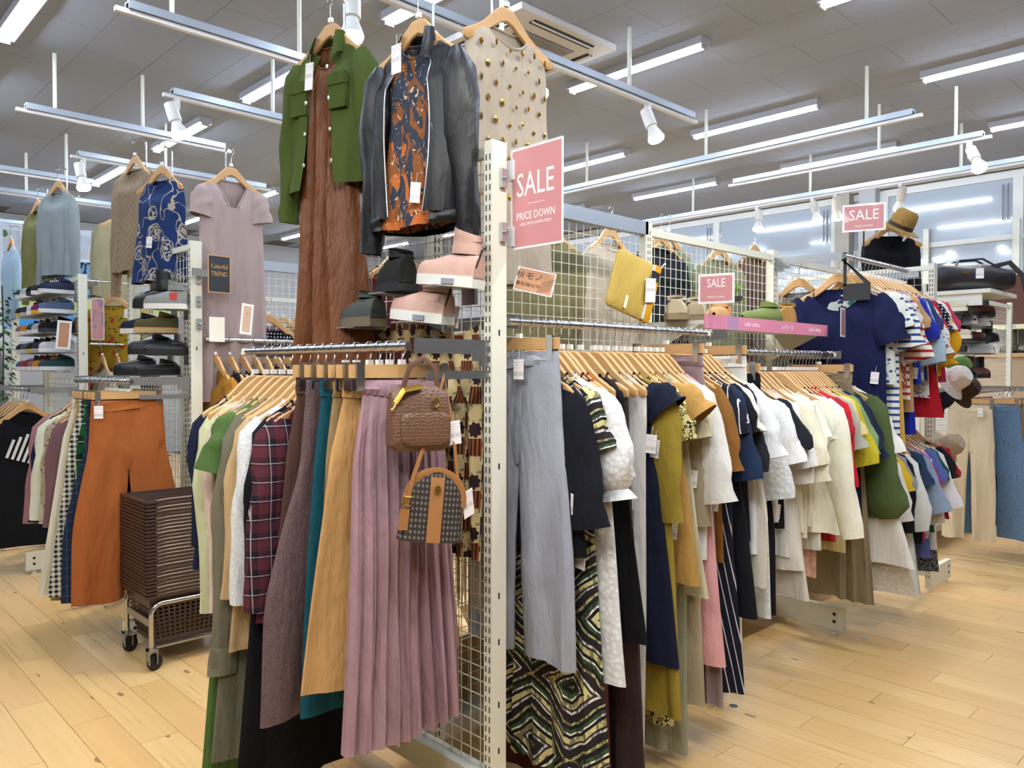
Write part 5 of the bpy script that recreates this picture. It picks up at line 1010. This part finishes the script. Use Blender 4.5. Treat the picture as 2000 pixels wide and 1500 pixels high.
po = thing('photo_billboard', 'large billboard photo of trees under a blue sky on the far wall', 'poster', (1.35, 9.6, 2.62), -.25); ob('board', MB().bx(-.8, 1.4, 0, .04, -.85, .62), plain('#c9d2dc', .5), po); ob('tree_print', MB().bx(-.75, 1.35, -.004, 0, -.28, .2), F('#6f9cc8', 'blot', '#2a3a2a', '#22303c', sc=.8), po); ob('sky_print', MB().bx(-.75, 1.35, -.004, 0, .24, .55), F('#c4ccd8', 'flo', '#5a7a4c', '#b4c0cc', sc=.3), po); ob('green_band', MB().bx(-.75, 1.35, -.004, 0, -.48, -.3), plain('#b5c878', .5), po); ob('blue_band', MB().bx(-.75, 1.35, -.004, 0, -.7, -.5), plain('#3c94d4', .5), po)
iv = thing('ivy_garland', 'green ivy garland hanging at the left edge', 'plant', (-.05, 6.35, 1.7)); lm = MB(); r2 = random.Random(5)
for i in range(150):
    z = r2.uniform(-.55, .42); a = r2.uniform(0, 6.28); r_ = .03+.07*r2.random(); c = Vector((r_*cos(a), r_*sin(a), z)); s = .03; u = Vector((cos(a+1.5), sin(a+1.5), r2.uniform(-.5, .5)))*s; v = Vector((cos(a), sin(a), -.8))*s
    lm.add([c, c+u*.6+v*.4, c+v*1.3, c-u*.6+v*.4], [(0, 1, 2, 3)])
ob('leaves', lm, plain('#1f4a2c', .6), iv, kind='stuff'); ob('stem', MB().tube([(0, 0, .45), (.01, .01, 0), (0, 0, -.55)], .006, 6), plain('#2c3a22', .7), iv)
garment('pants', (-.2, 6.45, 1.66), .2, 'grey trousers hanging at the left edge below the ivy', 'trousers', F('#7c7c80'), L=.55, low=True)
# boxes on the base deck seen through the front mesh, floor items
for x, y, w, h, lab, c in ((.35, .66, .3, .2, 'brown cardboard box on the base deck behind the front mesh', '#b39266'), (.72, .68, .26, .16, 'lower cardboard box deeper on the base deck', '#a08258')):
    t = thing('cardboard_box', lab, 'box', (x, y, .152)); ob('box_body', MB().bx(-w/2, w/2, -.12, .12, 0, h), plain(c, .8), t)
    for s in (-1, 1): ob('flap', MB().bx(-w/2, w/2, 0, .004, 0, .1), plain(c, .8), t, (0, s*.12, h), (-s*.7, 0, 0))
t = thing('yellow_strap', 'mustard cloth strap hanging under the white lace dress', 'strap', (2.66, -.03, .3)); ob('strap_body', MB().bx(-.03, .03, -.006, .006, -.11, .12), F('#b08a1c'), t)
for p, lab in (((1.355, -.02), 'round grey adhesive dot on the floor below the pinstriped dress'), ((.0, 0), ''), ((2.61, -.06), 'small pale dot on the floor beside the second foot')):
    if lab: t = ob('floor_sticker', MB().lathe([(.0, .0012), (.018, .001), (.018, 0)], 16), plain('#4c5258' if 'grey' in lab else '#b8bcc0', .6), None, (p[0], p[1], .0)); tag(t, lab, 'sticker')
t = ob('floor_sticker', MB().lathe([(.0, .0012), (.016, .001), (.016, 0)], 16), plain('#7c90b0', .6), None, (-.92, .9, 0)); tag(t, 'pale blue adhesive dot on the floor beside the green dress hem', 'sticker')
# velvet hanger cover on the navy T-shirt
t = thing('hanger_cover', 'dark charcoal cardboard size divider over the navy T-shirt hanger', 'divider', (2.6, .08, 2.03)); ob('divider_body', MB().bx(-.004, .004, -.16, -.02, -.24, -.15).add([(-.004, -.16, -.15), (-.004, -.13, -.15), (-.004, 0, .0), (-.004, .015, 0), (.004, -.16, -.15), (.004, -.13, -.15), (.004, 0, 0), (.004, .015, 0)], [(0, 1, 2), (0, 2, 3), (4, 6, 5), (4, 7, 6), (0, 3, 7, 4), (1, 5, 6, 2), (2, 6, 7, 3)]).bx(-.004, .004, -.035, -.02, -.16, .02), plain('#2a2c30', .8), t)
hd = [o for o in bpy.data.objects if o.get('label', '').startswith('black hooded sweatshirt')][0]
for i in range(7): ob('white_print', MB().bx(-.1+i*.035, -.082+i*.035, -.062, -.058, -.52-.0, -.3-abs(i-3)*.03), plain('#d8d8d6', .7), hd, rot=(0, .35, 0), loc=(.12, 0, 0))
